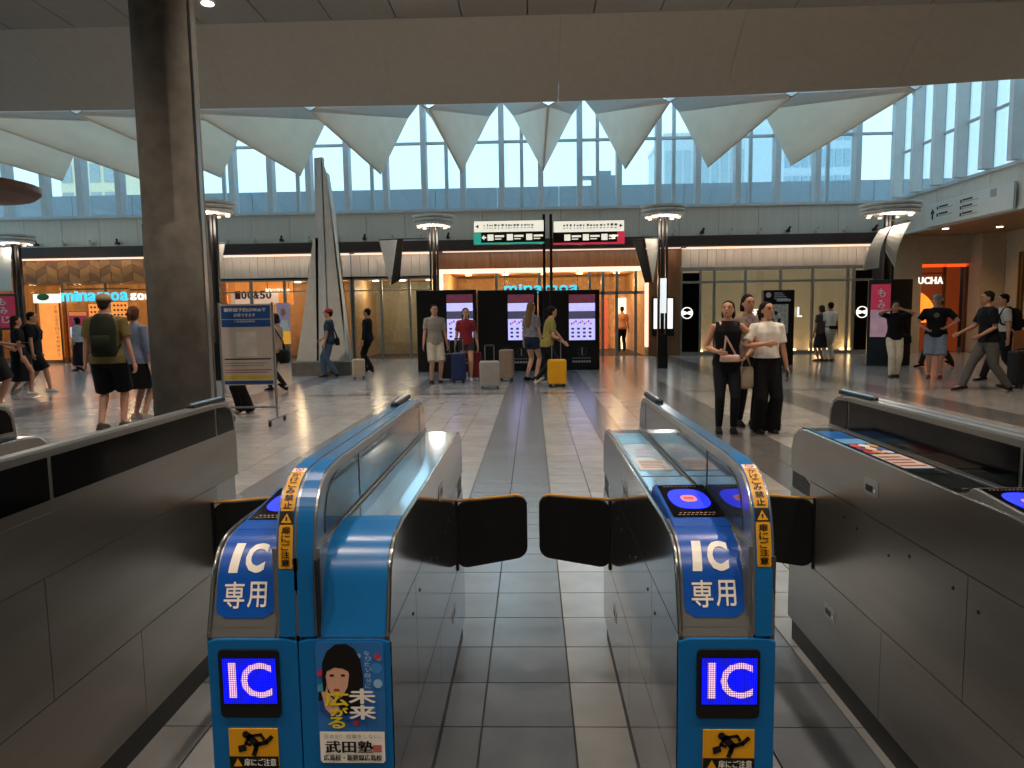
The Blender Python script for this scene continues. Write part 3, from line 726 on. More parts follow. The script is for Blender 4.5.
# ---------------- portrait poster on the left gate front
def poster():
    x0, x1, z0, z1, Y = -.483, -.333, .466, .746, 1.4548
    w, h = x1-x0, z1-z0
    P = lambda a, b, d=0: (x0+w*a, Y-d, z0+h*b)
    base = MB().prism([((x0+x1)/2+p, (z0+z1)/2+q_) for p, q_ in rrect(w, h, .008, 3)], 'y', Y-.001, Y+.001).build('poster', mat('poster_blue', '2f6fb6', .35, noise=.1), g1)
    D = .0016
    def shape(pts, m_, nm, d): MB().poly([P(a, b, d) for a, b in pts]).build(nm, m_, base)
    rg = random.Random(5); cols = ['c8324a', '3f86c8', '4fa3b8', '8fb8dc', '2a58a0', 'c8324a', '1f8f9c', '9fc0e2']
    for k in range(18):
        cx, cy, r = rg.uniform(.06, .94), rg.uniform(.33, .95), rg.uniform(.03, .085)
        shape([(min(.99, max(.01, cx+r*math.cos(t))), min(.99, max(.29, cy+r*.55*math.sin(t)))) for t in [2*math.pi*i/14 for i in range(14)]], mat('poster_dot%d' % (k % 8), cols[k % 8], .4), 'poster_dot', D+.0001*k)
    hair = mat('poster_hair', '0d0b0d', .45); skin = mat('poster_skin', 'd9a68c', .5, noise=.05)
    D = .0038
    shape([(.03,.60),(.10,.60),(.09,.72),(.10,.84),(.17,.93),(.30,.985),(.46,.99),(.58,.95),(.66,.86),(.69,.72),(.68,.56),(.60,.44),(.40,.40),(.30,.52),(.12,.54),(.02,.52)], hair, 'poster_hair', D)
    shape([(.14,.72),(.16,.64),(.22,.57),(.30,.535),(.38,.56),(.46,.64),(.49,.74),(.46,.80),(.30,.825),(.18,.80)], skin, 'poster_face', D+.0004)
    shape([(.07,.60),(.13,.60),(.16,.66),(.14,.74),(.17,.60),(.24,.54),(.30,.50),(.34,.44),(.22,.40),(.12,.46)], skin, 'poster_hand', D+.0006)
    shape([(.12,.78),(.18,.845),(.32,.86),(.46,.83),(.50,.76),(.40,.79),(.28,.80),(.17,.77)], hair, 'poster_fringe', D+.0008)
    for cx in (.235, .40): shape([(cx+.035*math.cos(t), .735+.010*math.sin(t)) for t in [2*math.pi*i/10 for i in range(10)]], hair, 'poster_eye', D+.0009)
    shape([(.30+.045*math.cos(t), .615+.012*math.sin(t)) for t in [2*math.pi*i/10 for i in range(10)]], mat('poster_lip', 'a8303a', .5), 'poster_mouth', D+.0009)
    shape([(.03,.55),(.30,.50),(.62,.50),(.70,.38),(.45,.36),(.04,.44)], mat('poster_blue2', '1d4f96', .4), 'poster_sleeve', D-.0002)
    def glyph(ch, a0, a1, b0, b1, m_, bold=-.035):
        text_in(MB(), ch, lambda a, b: P(a0+(a1-a0)*a, b0+(b1-b0)*b, D+.0014), bold).build('poster_lettering', m_, base)
    yl = mat('poster_yellow', 'e2cf2a', .4)
    glyph('未', .48, .86, .505, .625, M_ltext); glyph('来', .48, .86, .375, .49, M_ltext)
    glyph('広', .12, .46, .485, .60, yl); glyph('が', .20, .45, .40, .47, yl); glyph('る', .16, .40, .30, .39, yl)
    for k, ch in enumerate('なりたい自分に'): glyph(ch, .72+.02*(k % 2), .80+.02*(k % 2), .90-.045*k, .935-.045*k, mat('poster_pale', 'b9cfe6', .4), .0)
    shape([(.02,.03),(.05,.008),(.95,.008),(.98,.03),(.98,.27),(.02,.27)], M_ltext, 'poster_footer', D)
    glyph('日本初！授業をしない。', .09, .93, .215, .25, M_tiny, .0); glyph('武田塾', .10, .80, .095, .195, M_ink, -.012)
    shape([(.80,.10),(.93,.10),(.93,.16),(.80,.16)], mat('poster_stamp', 'c76a62', .5), 'poster_stamp', D+.001)
    glyph('広島校・新幹線広島校', .07, .93, .03, .08, M_ink, -.004)
poster()
# ================================================================== COLUMN, SHOP FRONTS, HALL FURNITURE
# ---------------- near concrete column
pc = aty(186, 405, 8.6)
M_conc = mat('dark_concrete', '5e5953', .9, noise=.2, nscale=5, bump=.05, spec=.15)
col = struct('column_1', (pc.x, 8.6, 0), 'thick dark concrete column rising to the ceiling')
MB().lathe([(.365, 0), (.365, 2.6), (.355, 2.605), (.355, 5.2), (.355, 7.12)], (pc.x, 8.6, 0), 40).build('column_shaft', M_conc, col, smooth=True)
MB().box(pc.x+.34, pc.x+.37, 8.52, 8.60, 0, 7.1).build('corner_bead', M_frame, col)

def rect_part(name, r, Y, d, m_, parent, bevel=0):
    x0, x1, z0, z1 = r; return MB().box(x0, x1, Y, Y+d, z0, z1).build(name, m_, parent, bevel=bevel)
def room(name, x0, x1, depth, z1, wallm, floorm=None, e=120, ecol='ffd2a0', n=3):
    "a lit shop room behind the glass"
    s_ = struct(name, ((x0+x1)/2, YF+depth, 0))
    MB().box(x0, x1, YF+depth, YF+depth+.1, 0, z1).build('rear_panel', wallm, s_)
    MB().box(x0-.1, x0, YF, YF+depth+.1, 0, z1).build('side_panel', wallm, s_)
    MB().box(x1, x1+.1, YF, YF+depth+.1, 0, z1).build('side_panel', wallm, s_)
    MB().box(x0, x1, YF, YF+depth, z1, z1+.1).build('room_ceiling', M_ochre, s_)
    for k in range(n):
        x = x0+(x1-x0)*(k+.5)/n
        d = MB().lathe([(0, -.03), (.12, -.03), (.12, .0)], (x, YF+depth*.45, z1-.005), 14).build('ceiling_lamp', M_warmlamp, s_)
        lamp('ceiling_lamp_light', 'POINT', (x, YF+depth*.45, z1-.35), e/n, ecol, .15, parent=d)
    return s_
M_orange = emis('backlit_orange', 'e2883c', 1.0, noise=.25, nscale=3)
M_amber = emis('backlit_amber', 'e09a48', .9, noise=.2, nscale=2)
M_shopw = mat('shop_wall_warm', 'b58a5c', .6, noise=.2, nscale=2)
M_cyan = emis('cyan_letters', '38c6e6', 1.0)
M_wlet = emis('white_letters', 'f4efe4', 1.1)
M_lint = mat('lintel_steel', '8a8880', .4, metal=.4)

# ---- front of the far-left cafe: chevron wood band, lit interior
xL = -21.5
xA = aty(216, 300, YF).x
wc = struct('wall_cafe', ((xL+xA)/2, YF, 0))
zc0, zc1 = 2.78, 3.62
ncol = int((xA-xL)/.38)
M_och2 = mat('ochre_wood_light', '976c38', .5, noise=.15, nscale=3)
M_och3 = mat('ochre_wood_dark', '744e26', .5, noise=.15, nscale=3)
for k in range(ncol):
    a, b = xL+.38*k+.006, xL+.38*(k+1)-.006; up = .19 if k % 2 else -.19
    for j in range(-1, 4):
        zz = zc0+.28*j
        pts = [(a, zz+.004-up/2), (b, zz+.004+up/2), (b, zz+.276+up/2), (a, zz+.276-up/2)]
        pts = [(x, min(max(z, zc0), zc1)) for x, z in pts]
        if max(z for _, z in pts)-min(z for _, z in pts) < .05 or abs(pts[0][1]-pts[3][1])+abs(pts[1][1]-pts[2][1]) < .05: continue
        MB().prism(pts, 'y', YF-.02-.012*((k+j) % 2), YF+.06).build('wood_chevron', (M_ochre, M_och2, M_och3)[(k*2+j) % 3], wc)
MB().box(xL, xA, YF+.02, YF+.1, zc0, zc1).build('backing', M_brown, wc)
MB().box(xL, xA, YF-.1, YF-.05, 3.60, 3.62).build('wash_light', M_wash, wc)
for k in range(9):
    x = xL+1.55*k+.4
    if x < xA-.3:
        MB().box(x-.05, x+.05, YF-.02, YF+.08, 0, zc0).build('frame_post', M_gold, wc)
        MB().box(x+.05, x+1.45, YF+.02, YF+.03, .05, zc0-.03).build('pane', M_shopglass, wc)
room('wall_cafe_inner', xL, xA, 4.2, 2.95, mat('cafe_orange_wall', 'c99a5e', .6, noise=.3, nscale=1.5, stretch=(3, 1, .4)), e=260, n=6)
def board(name, label, cat, px, Y, m_, d=.06, grp=None, stand=True):
    x0, x1, z0, z1 = RY(*px, Y); t = thing(name, label, cat, ((x0+x1)/2, Y, 0), 0, grp)
    MB().box(x0, x1, Y, Y+d, z0, z1).build('panel', m_, t, bevel=.006)
    if stand and z0 > .03:
        for x in (x0+.06, x1-.06): MB().box(x-.02, x+.02, Y+.01, Y+.05, 0, z0+.02).build('leg', M_gold, t)
    return t, x0, x1, z0, z1
# orange backlit banner with a column of characters
t, x0, x1, z0, z1 = board('cafe_banner', 'tall backlit orange banner with a column of dark characters', 'banner', (41, 303, 61, 360), YF-.35, M_orange)
for k in range(12): text_y('ぎ島ふる夕日の名物焼き立て'[k], x1-.19, x1-.07, z1-.20-.15*k, z1-.09-.15*k, YF-.352).build('banner_lettering', M_ink, t)
t, x0, x1, z0, z1 = board('cafe_sign', 'white scalloped cafe sign with green leaf motif above orange banner', 'sign', (33, 294, 60, 303), YF-.42, emis('cafe_sign_white', 'f0ece0', .9), .05)
MB().ell(((x0+x1)/2-.1, YF-.45, (z0+z1)/2+.05), (.22, .02, .12)).build('leaf_motif', mat('leaf_green', '2f7a3a', .5), t)
t, x0, x1, z0, z1 = board('menu_poster', 'crimson and white menu poster board beside cafe doorway', 'poster', (69, 311, 88, 338), YF-.4, mat('menu_crimson', 'a8284c', .5, emit='a8284c', es=.35))
MB().box(x0+.03, x1-.03, YF-.405, YF-.4, z0+.02, z0+.38).build('menu_footer', emis('menu_white', 'd8d4e8', .6), t)
MB().box(x0+.03, x1-.03, YF-.405, YF-.4, z1-.16, z1-.03).build('menu_header', mat('menu_orange', 'd8823a', .5, emit='d8823a', es=.5), t)
t, x0, x1, z0, z1 = board('lit_menu_panel', 'orange lit menu panel just right of the cap wearer', 'poster', (112, 302, 128, 340), YF-.3, M_orange)
for r_ in range(4):
    for c_ in range(4): MB().box(x0+.08+.13*c_, x0+.15+.13*c_, YF-.306, YF-.3, z1-.15-.16*r_, z1-.08-.16*r_).build('menu_item', M_brown, t)
t, x0, x1, z0, z1 = board('lit_menu_panel', 'orange lit menu panel left of the cap wearer', 'poster', (90, 304, 103, 350), YF-.3, M_orange)
for r_ in range(5):
    for c_ in range(3): MB().box(x0+.06+.13*c_, x0+.13+.13*c_, YF-.306, YF-.3, z1-.15-.16*r_, z1-.08-.16*r_).build('menu_item', M_brown, t)
def letters(name, label, s_, px, Y, m_, bold=.02, depth=.05, hang=None, rods=None):
    x0, x1, z0, z1 = RY(*px, Y); t = thing(name, label, 'sign', ((x0+x1)/2, Y, z0))
    cw = (x1-x0)/len(s_); ws_ = [text2d(c, bold)[2] for c in s_]
    wt = {'m': 1.5, 'i': .45, 'l': .45, 'I': .5, '.': .4, "'": .4}; tot = sum(wt.get(c, 1) for c in s_); x = x0
    for c in s_:
        w = (x1-x0)*wt.get(c, 1)/tot
        v, f, _ = text2d(c, bold); zt = z1 if c in 'ildbtfhkIUCHALO&0159' else z0+(z1-z0)*.86
        mb = MB(); fr = [(x+w*(.08+.84*a), Y-depth, z0+(zt-z0)*b) for a, b in v]; bk = [(p[0], Y, p[2]) for p in fr]
        mb.add(fr, f); n = len(fr)
        from collections import Counter
        ed = Counter(tuple(sorted(e)) for ff_ in f for e in zip(ff_, ff_[1:]+ff_[:1]))
        mb.v += bk
        for ff_ in f:
            for e in zip(ff_, ff_[1:]+ff_[:1]):
                if ed[tuple(sorted(e))] == 1: mb.f.append((e[0], e[1], e[1]+n, e[0]+n))
        mb.build('letter', m_, t, fix=False); x += w
    if hang: MB().box(x0, x1, Y, Y+.05, *hang).build('letter_rail', M_gold, t)
    if rods:
        for xx in (x0+.05, x1-.05): MB().tube([(xx, Y+.01, z0), (xx, Y+.01, rods)], .012, 6).build('hanger', M_gold, t)
    return t
letters('shop_sign', 'cyan illuminated lowercase wordmark over the cafe at far left', 'minamoa', (61, 291, 129, 301), YF-.25, M_cyan, .012, hang=(2.55, 2.6))
letters('shop_sign', 'small white illuminated wordmark touching the dark column', 'goo', (130, 292, 152, 300), YF-.25, M_wlet, .01, hang=(2.5, 2.55))

# ---- grey glazed shop between column and white sails, and its twin to the right of the sails
def glazed(name, pxa, pxb, n, wallm, e, ecol):
    xa, xb = aty(pxa, 300, YF).x, aty(pxb, 300, YF).x
    s_ = struct(name, ((xa+xb)/2, YF, 0))
    k_ = max(2, round((xb-xa)/.30))
    for k in range(k_):
        a = xa+(xb-xa)*k/k_; b = xa+(xb-xa)*(k+1)/k_
        MB().box(a+.006, b-.006, YF-.03, YF+.06, 2.86, 3.62).build('cladding_rib', M_rib, s_)
    MB().box(xa, xb, YF, YF+.1, 2.74, 2.86).build('lintel', M_lint, s_)
    MB().box(xa, xb, YF-.1, YF-.04, 3.60, 3.62).build('wash_light', M_wash, s_)
    for k in range(n+1):
        x = xa+(xb-xa)*k/n
        MB().box(x-.04, x+.04, YF-.02, YF+.1, 0, 2.76).build('frame_post', M_lint, s_)
        if k < n:
            MB().box(x+.04, x+(xb-xa)/n-.04, YF+.03, YF+.04, .06, 2.74).build('pane', M_shopglass, s_)
            MB().box(x+.04, x+(xb-xa)/n-.04, YF, YF+.08, 2.36, 2.40).build('transom', M_lint, s_)
    room(name+'_inner', xa, xb, 3.2, 2.8, wallm, e=e, ecol=ecol, n=3)
    return xa, xb
glazed('wall_cosmetics', 218, 352, 4, mat('cosmetics_wall', 'a98c66', .6, noise=.2), 120, 'ffdcb4')
glazed('wall_gifts', 353, 438, 3, mat('gift_wall', '8f8a78', .6, noise=.2), 90, 'ffe8cc')
x0, x1, z0, z1 = RY(228, 281, 292, 305, YF+.6)
t = thing('shop_header', 'orange backlit header board inside the glazed shop left of sails', 'sign', ((x0+x1)/2, YF+.6, z0))
MB().box(x0, x1, YF+.6, YF+.7, z0, z1).build('panel', M_orange, t)
MB().box(x0+.1, x1-.5, YF+.58, YF+.6, z0+.05, z0+.45).build('letter_strip', emis('pale_strip', 'e8c8b8', .8), t)
for k in range(14): MB().box(x0+.15*k, x0+.15*k+.09, YF+.65, YF+.7, z0-.55, z0-.05).build('product_card', emis('product_glow', 'd9a35a', .7), t)
letters('shop_sign', 'dark red lettering on the orange header inside the glazed shop', '100&50', (235, 291, 272, 299), YF+.56, mat('deep_red_letter', '7a2a26', .5), .02)
letters('shop_sign', 'small white script lettering to the right of the red lettering', "l'Occitane", (266, 288, 290, 293), YF+.45, M_wlet, .01, rods=2.8)
x0, x1, z0, z1 = RY(277, 303, 290, 344, YF-.2)
t = thing('shop_poster', 'narrow poster of a person in white over yellow beside sails', 'poster', ((x0+x1)/2, YF-.2, 0))
MB().box(x0, x1, YF-.2, YF-.16, z0, z1).build('panel', mat('poster_mauve', '8d7f92', .5, emit='8d7f92', es=.3), t)
MB().box(x0, x1, YF-.205, YF-.2, z0, z0+.45).build('yellow_band', mat('poster_amber', 'e0a030', .5, emit='e0a030', es=.5), t)
MB().ell(((x0+x1)/2, YF-.205, z1-.32), (.1, .01, .14)).build('portrait_face', mat('portrait_skin', 'c08c70', .6), t)
MB().prism([(x0+.05, z0+.45), (x1-.03, z0+.45), (x1-.08, z0+.8), (x0+.18, z0+.85)], 'y', YF-.21, YF-.2).build('portrait_shirt', M_ltext, t)
for x in (x0+.05, x1-.05): MB().box(x-.02, x+.02, YF-.2, YF-.16, 0, z0).build('leg', M_lint, t)

# ---- central entrance
xa, xb = aty(440, 300, YF).x, aty(648, 300, YF).x
xw = aty(681, 300, YF).x
we = struct('wall_entrance', ((xa+xb)/2, YF, 0))
k_ = 18
for k in range(k_):
    a = xa-.1+(xw-xa+.1)*k/k_; b = xa-.1+(xw-xa+.1)*(k+1)/k_
    MB().box(a+.004, b-.004, YF-.05, YF+.05, 3.06, 3.62).build('wood_panel', M_wood, we)
MB().box(xa-.05, xb, YF-.12, YF-.02, 2.90, 3.05).build('light_frame', M_wash, we)
for x in (xa, xb-.12): MB().box(x, x+.12, YF-.12, YF-.02, .3, 2.90).build('light_frame', M_wash, we)
for k in range(3): MB().box(xb+.02+(xw-xb-.04)*k/3, xb+.02+(xw-xb-.04)*(k+1)/3-.01, YF-.06, YF+.05, 0, 3.06).build('wood_panel', M_wood, we)
room('wall_entrance_inner', xa+.1, xb-.1, 5.2, 3.0, mat('entrance_wall', 'c9a271', .6, noise=.2), e=330, ecol='ffd2a0', n=5)
for k, px in enumerate((440, 497, 540, 590, 603, 617, 636)):
    x = aty(px, 320, YF).x; MB().box(x-.05, x+.05, YF+.05, YF+.15, 0, 2.9).build('frame_post', M_lint, we)
MB().box(xa, xb, YF+.05, YF+.15, 2.12, 2.22).build('transom', M_lint, we)
for a, b in ((440, 497), (497, 540), (540, 590)):
    x0, x1 = aty(a, 320, YF).x+.05, aty(b, 320, YF).x-.05
    MB().box(x0, x1, YF+.09, YF+.10, .05, 2.12).build('pane', M_shopglass, we)
    MB().box(x0, x1, YF+.09, YF+.10, 2.22, 2.9).build('pane', M_shopglass, we)
x0, x1 = aty(590, 320, YF).x+.05, aty(636, 320, YF).x-.05
MB().box(x0, x1, YF+.09, YF+.10, 2.22, 2.9).build('pane', M_shopglass, we)
x0, x1, z0, z1 = RY(618, 298, 632, 350, YF+4.9); MB().box(x0, x1, YF+4.9, YF+5, 0, z1).build('lit_wall_panel', emis('entrance_white_glow', 'fff0d0', 1.2), we)
x0, x1, z0, z1 = RY(601, 298, 608, 350, YF+4.9); MB().box(x0, x1, YF+4.9, YF+5, 0, z1).build('lit_wall_panel', emis('entrance_red_glow', 'b05030', .8), we)
letters('shop_sign', 'cyan illuminated lowercase wordmark above the black display wall', 'minamoa', (503, 284, 579, 293), YF-.13, M_cyan, .012, hang=(2.3, 2.36), rods=2.95)
# wall sign box between entrance and white shop
x0, x1, z0, z1 = RY(652, 297, 674, 336, YF-.12)
t = thing('directory_lightbox', 'black framed backlit directory on the brown wood wall', 'sign', ((x0+x1)/2, YF-.1, z0))
MB().box(x0, x1, YF-.16, YF-.06, z0, z1).build('frame', M_black, t)
MB().box(x0+.05, x1-.05, YF-.17, YF-.16, z0+.25, z1-.05).build('lit_panel', emis('directory_glow', 'e9ecea', 1.0, noise=.2, nscale=30), t)

# ---- white shop front at right
xa, xb = aty(681, 300, YF).x, aty(872, 300, YF).x
wf = struct('wall_boutique', ((xa+xb)/2, YF, 0))
M_frost = emis('frosted_lit_glass', 'bda98a', .30, noise=.12, nscale=.6)
k_ = round((xb-xa)/.30)
for k in range(k_):
    a = xa+(xb-xa)*k/k_; b = xa+(xb-xa)*(k+1)/k_
    MB().box(a+.006, b-.006, YF-.03, YF+.06, 2.98, 3.62).build('cladding_rib', M_rib, wf)
MB().box(xa, xb, YF-.1, YF-.04, 3.60, 3.62).build('wash_light', M_wash, wf)
MB().box(xa, xb, YF-.03, YF+.1, 2.86, 2.98).build('lintel', M_lint, wf)
posts = (681, 700, 714, 745, 780, 812, 847, 853, 872)
for a, b in zip(posts, posts[1:]):
    x0, x1 = aty(a, 320, YF).x, aty(b, 320, YF).x
    MB().box(x0-.035, x0+.035, YF-.02, YF+.1, 0, 2.86).build('frame_post', M_lint, wf)
    dk = a in (681, 853)
    MB().box(x0+.035, x1-.035, YF+.03, YF+.045, .1, 2.45 if not dk else 2.8).build('dark_pane' if dk else 'pane', M_winblk if dk else M_shopglass, wf)
    if not dk: MB().box(x0+.035, x1-.035, YF+.03, YF+.045, 2.5, 2.84).build('pane', M_shopglass, wf)
MB().box(xa, xb, YF-.03, YF+.1, 2.44, 2.52).build('transom', M_lint, wf)
MB().box(xa, xb, YF-.03, YF+.1, 0, .10).build('base_rail', M_lint, wf)
MB().box(xa, xb, YF+.5, YF+.6, .1, 2.9).build('rear_screen', M_frost, wf)
for k in range(6):
    x = xa+(xb-xa)*(k+.5)/6; d = MB().box(x-.3, x+.3, YF+.35, YF+.45, .08, .14).build('floor_wash_lamp', M_warmlamp, wf)
    lamp('floor_wash_light', 'POINT', (x, YF+.36, .35), 4, 'ffd2a0', .1, parent=d)
def emblem(px, label):
    p = aty(*px, YF-.02); t = thing('round_emblem', label, 'sign', (p.x, YF-.03, p.z))
    m_ = MB(); r1, r2, n = .17, .20, 28
    for i in range(n):
        a, b = 2*math.pi*i/n, 2*math.pi*(i+1)/n
        m_.add([(p.x+r*math.cos(q_), YF-.02-d, p.z+r*math.sin(q_)) for d in (0, .02) for q_, r in ((a, r1), (b, r1), (b, r2), (a, r2))], [(0,1,2,3),(7,6,5,4),(0,1,5,4),(2,3,7,6)])
    m_.build('ring', M_wlet, t)
    for s in (-1, 1):
        MB().prism([(p.x+s*.02, p.z-.035), (p.x+s*.15, p.z-.085), (p.x+s*.165, p.z), (p.x+s*.15, p.z+.085), (p.x+s*.02, p.z+.035)], 'y', YF-.035, YF-.02).build('emblem_wing', M_wlet, t)
    MB().box(p.x-.05, p.x+.05, YF-.035, YF-.02, p.z-.03, p.z+.03).build('emblem_centre', M_wlet, t)
emblem((687, 313), 'white round emblem on the dark glass beside wood wall')
emblem((862, 312), 'white round emblem on the black glass beside poster kiosk')
letters('shop_sign', 'pale illuminated capital letters left of the black map board', 'EF', (749, 308, 759, 316), YF-.06, M_wlet, .01)
letters('shop_sign', 'pale illuminated capital letter L right of the black map board', 'L', (797, 307, 802, 317), YF-.06, M_wlet, .01)
# ---- bubble tea shop under the soffit
letters('shop_sign', 'white capital lettering over the orange lit shop window', 'UCHA', (917, 277, 943, 284), YF-.25, M_wlet, .02, hang=(2.62, 2.66))
x0, x1 = 13.02, 14.65
MB().box(x0, x1, YF+.3, YF+.35, 0, 2.95).build('shop_back', mat('ucha_brown', '5a2a16', .5, emit='a8481c', es=.25), ws)
for x in (x0, (x0+x1)/2, x1-.08): MB().box(x, x+.08, YF-.15, YF-.05, 0, 2.95).build('frame_post', M_gold, ws)
MB().box(x0, x1, YF-.15, YF-.05, 2.85, 2.95).build('lintel_glow', mat('ucha_red_glow', 'd0501c', .5, emit='e0501c', es=1.2), ws)
p = aty(912, 330, YF); p2 = aty(932, 292, YF)
t = thing('round_sign_panel', 'glowing orange quarter circle panel in the shop window', 'sign', (p.x, YF+.2, 0))
cx, cz, rr = p.x-.2, p.z+.45, 1.05
MB().prism([(p.x, 1.0), (cx+rr, 1.0), (cx+rr, cz)]+[(cx+rr*math.cos(a), cz+rr*.9*math.sin(a)) for a in [math.pi/2*i/10 for i in range(1, 10)]]+[(p.x, cz+rr*.9)], 'y', YF+.15, YF+.25).build('panel', emis('ucha_orange', 'f08a28', 1.3, noise=.15), t)
MB().box(p.x, p.x+.3, YF+.15, YF+.25, 0, 1.0).build('stand', M_gold, t)

# ---------------- disc-topped lamp posts
def disc_post(label, px, py, zt, r=.56, ztop=3.95, rods=True):
    p = atz(px, py) if py else px
    t = thing('disc_lamp_post', label, 'lamp post', (p.x, p.y, 0), 0, 'disc-topped lamp posts')
    MB().box(p.x-.13, p.x+.13, p.y-.11, p.y+.11, 0, .9).build('post_base', M_black, t, bevel=.01)
    for s in (-1, 1): MB().box(p.x+s*.10-.025, p.x+s*.10+.025, p.y-.06, p.y+.06, .9, ztop).build('post_blade', M_black, t)
    MB().tube([(p.x, p.y, .9), (p.x, p.y, ztop)], .05, 12).build('post_core', mat('post_dark_steel','3a3634',.4,metal=.6), t)
    for k in range(3):
        MB().lathe([(r-.16, 0), (r-.05+.02*k, .01), (r-.03+.02*k, .045), (r-.03+.02*k, .08), (r-.16, .092)], (p.x, p.y, ztop-.02+.10*k), 32).build('disc_ring', mat('disc_pale', 'd8d4cc', .4), t, smooth=True)
    for k in range(8):
        a = 2*math.pi*k/8; x, y = p.x+r*.72*math.cos(a), p.y+r*.72*math.sin(a)
        MB().lathe([(0, 0), (.05, 0), (.05, .03)], (x, y, ztop-.045), 10).build('disc_bulb', emis('disc_bulb_glow', 'ffe8cc', 2.5), t)
    lamp('disc_light', 'POINT', (p.x, p.y-.3, ztop-.3), POSTLIGHT, 'fff0dc', .2, parent=t)
    return t, p
tA, pA = disc_post('disc-topped lamp post left of the central entrance', 437, 368, 0)
tB, pB = disc_post('disc-topped lamp post standing before the backlit directory', 662, 368, 0)
x0, x1, z0, z1 = pB.x-.08, pB.x+.08, 1.45, 2.35
MB().box(x0, x1, pB.y-.13, pB.y-.115, z0, z1).build('post_sign', emis('post_sign_white', 'e0e4e6', .9, noise=.3, nscale=25), tB)
tC, pC = disc_post('disc-topped lamp post hidden behind the concrete column', 220, 380, 0)
tD, pD = disc_post('disc-topped lamp post at the far left edge', Vector((-16.3, 22, 0)), None, 0)
pk = atz(895, 366)
tE, pE = disc_post('disc-topped lamp post with white curved banners above red poster kiosk', Vector((pk.x+.1, pk.y+.75, 0)), None, 0, .74, 3.95)
# near canopy on a pole just outside the left edge
q1 = aty(39, 190, 9.0); zc = q1.z
t = thing('round_canopy', 'dark brown round canopy reaching in at upper left edge', 'canopy', (q1.x-1.12, 9, 0))
MB().lathe([(.2, -.1), (.88, -.04), (.95, .02), (.95, .10), (.3, .16)], (q1.x-1.12, 9, zc), 36).build('canopy_disc', mat('canopy_brown', '57392c', .5), t, smooth=False)
MB().tube([(q1.x-1.12, 9, 0), (q1.x-1.12, 9, zc)], .08, 14).build('pole', M_black, t)
# white curved banners
def sail(parent, pts, name='banner', m_=None, bow=.12, Y=None):
    "thin bowed cloth between four photo corners on plane Y (tl, tr, br, bl)"
    P4 = [aty(*p, Y) for p in pts]; n = 8; m2 = MB()
    for i in range(n+1):
        a = i/n; l = P4[0].lerp(P4[3], a); r = P4[1].lerp(P4[2], a); b = bow*math.sin(math.pi*a)
        m2.v += [(l.x-b, l.y-b, l.z), (r.x-b, r.y-b*.5, r.z), (r.x-b, r.y-b*.5+.02, r.z), (l.x-b, l.y-b+.02, l.z)]
        if i: m2.f += [(4*i-4+e, 4*i-4+(e+1) % 4, 4*i+(e+1) % 4, 4*i+e) for e in range(4)]
    m2.f += [(0,1,2,3), (4*n, 4*n+1, 4*n+2, 4*n+3)]
    return m2.build(name, m_ or mat('banner_white', 'd6cfc4', .6, noise=.05), parent, smooth=False)
Yk = pE.y-.22
for lab, pts in (('white curved banner nearer the boutique on the kiosk post', [(880, 229), (891, 226), (879, 268), (863, 270)]), ('white curved banner nearer the orange shop on the kiosk post', [(893, 226), (911, 221), (895, 268), (886, 252)])):
    a = aty(pts[0][0], pts[0][1], Yk); t = thing('hanging_banner', lab, 'banner', (a.x, Yk, a.z))
    sail(t, pts, 'cloth', Y=Yk); b = aty(pts[1][0], pts[1][1], Yk); MB().tube([(a.x, Yk, a.z), (b.x, Yk, b.z), (pE.x, pE.y, b.z+.05)], .015, 8).build('banner_rod', M_black, t)
# triangular pennants beside posts
def pennant(label, pts, Y, m_, mount):
    P3 = [aty(*p, Y) for p in pts]; t = thing('pennant', label, 'banner', tuple(P3[0]))
    MB().slab(P3, (0, .03, 0)).build('cloth', m_, t)
    MB().tube([P3[0], P3[1], mount], .014, 8).build('banner_rod', M_black, t)
M_ban = mat('banner_white', 'd6cfc4', .6, noise=.05)
pennant('white triangular pennant left of the lamp post by the directory', [(645, 238), (660, 238), (653, 283)], pB.y, M_ban, (pB.x, pB.y, aty(660, 238, pB.y).z))
pennant('dark triangular pennant beside the white one near the entrance', [(633, 240), (644, 239), (652, 282), (645, 283)], pB.y+.06, mat('pennant_dark', '2a2420', .5), (pB.x, pB.y, aty(660, 239, pB.y).z))
pennant('white triangular pennant on the post behind the column', [(219, 243), (225, 243), (220, 270)], pC.y, M_ban, (pC.x, pC.y, aty(221, 243, pC.y).z))
pennant('white triangular pennant left of the entrance lamp post', [(379, 240), (397, 239), (390, 285)], pA.y, M_ban, (pA.x, pA.y, aty(397, 239, pA.y).z))
pennant('dark triangular pennant left of the entrance lamp post', [(397, 239), (403, 239), (400, 280), (391, 285)], pA.y+.06, mat('pennant_dark', '2a2420', .5), (pA.x, pA.y, aty(403, 239, pA.y).z))
a = aty(0, 248, pD.y); t = thing('hanging_banner', 'pale printed banner at the far left edge', 'banner', (a.x, pD.y, a.z))
sail(t, [(-8, 247), (11, 247), (12, 291), (-7, 291)], 'cloth', Y=pD.y-.3, bow=.02)
MB().tube([aty(-8, 247, pD.y-.3), aty(11, 247, pD.y-.3), (pD.x, pD.y, aty(11, 247, pD.y).z)], .015, 8).build('banner_rod', M_black, t)
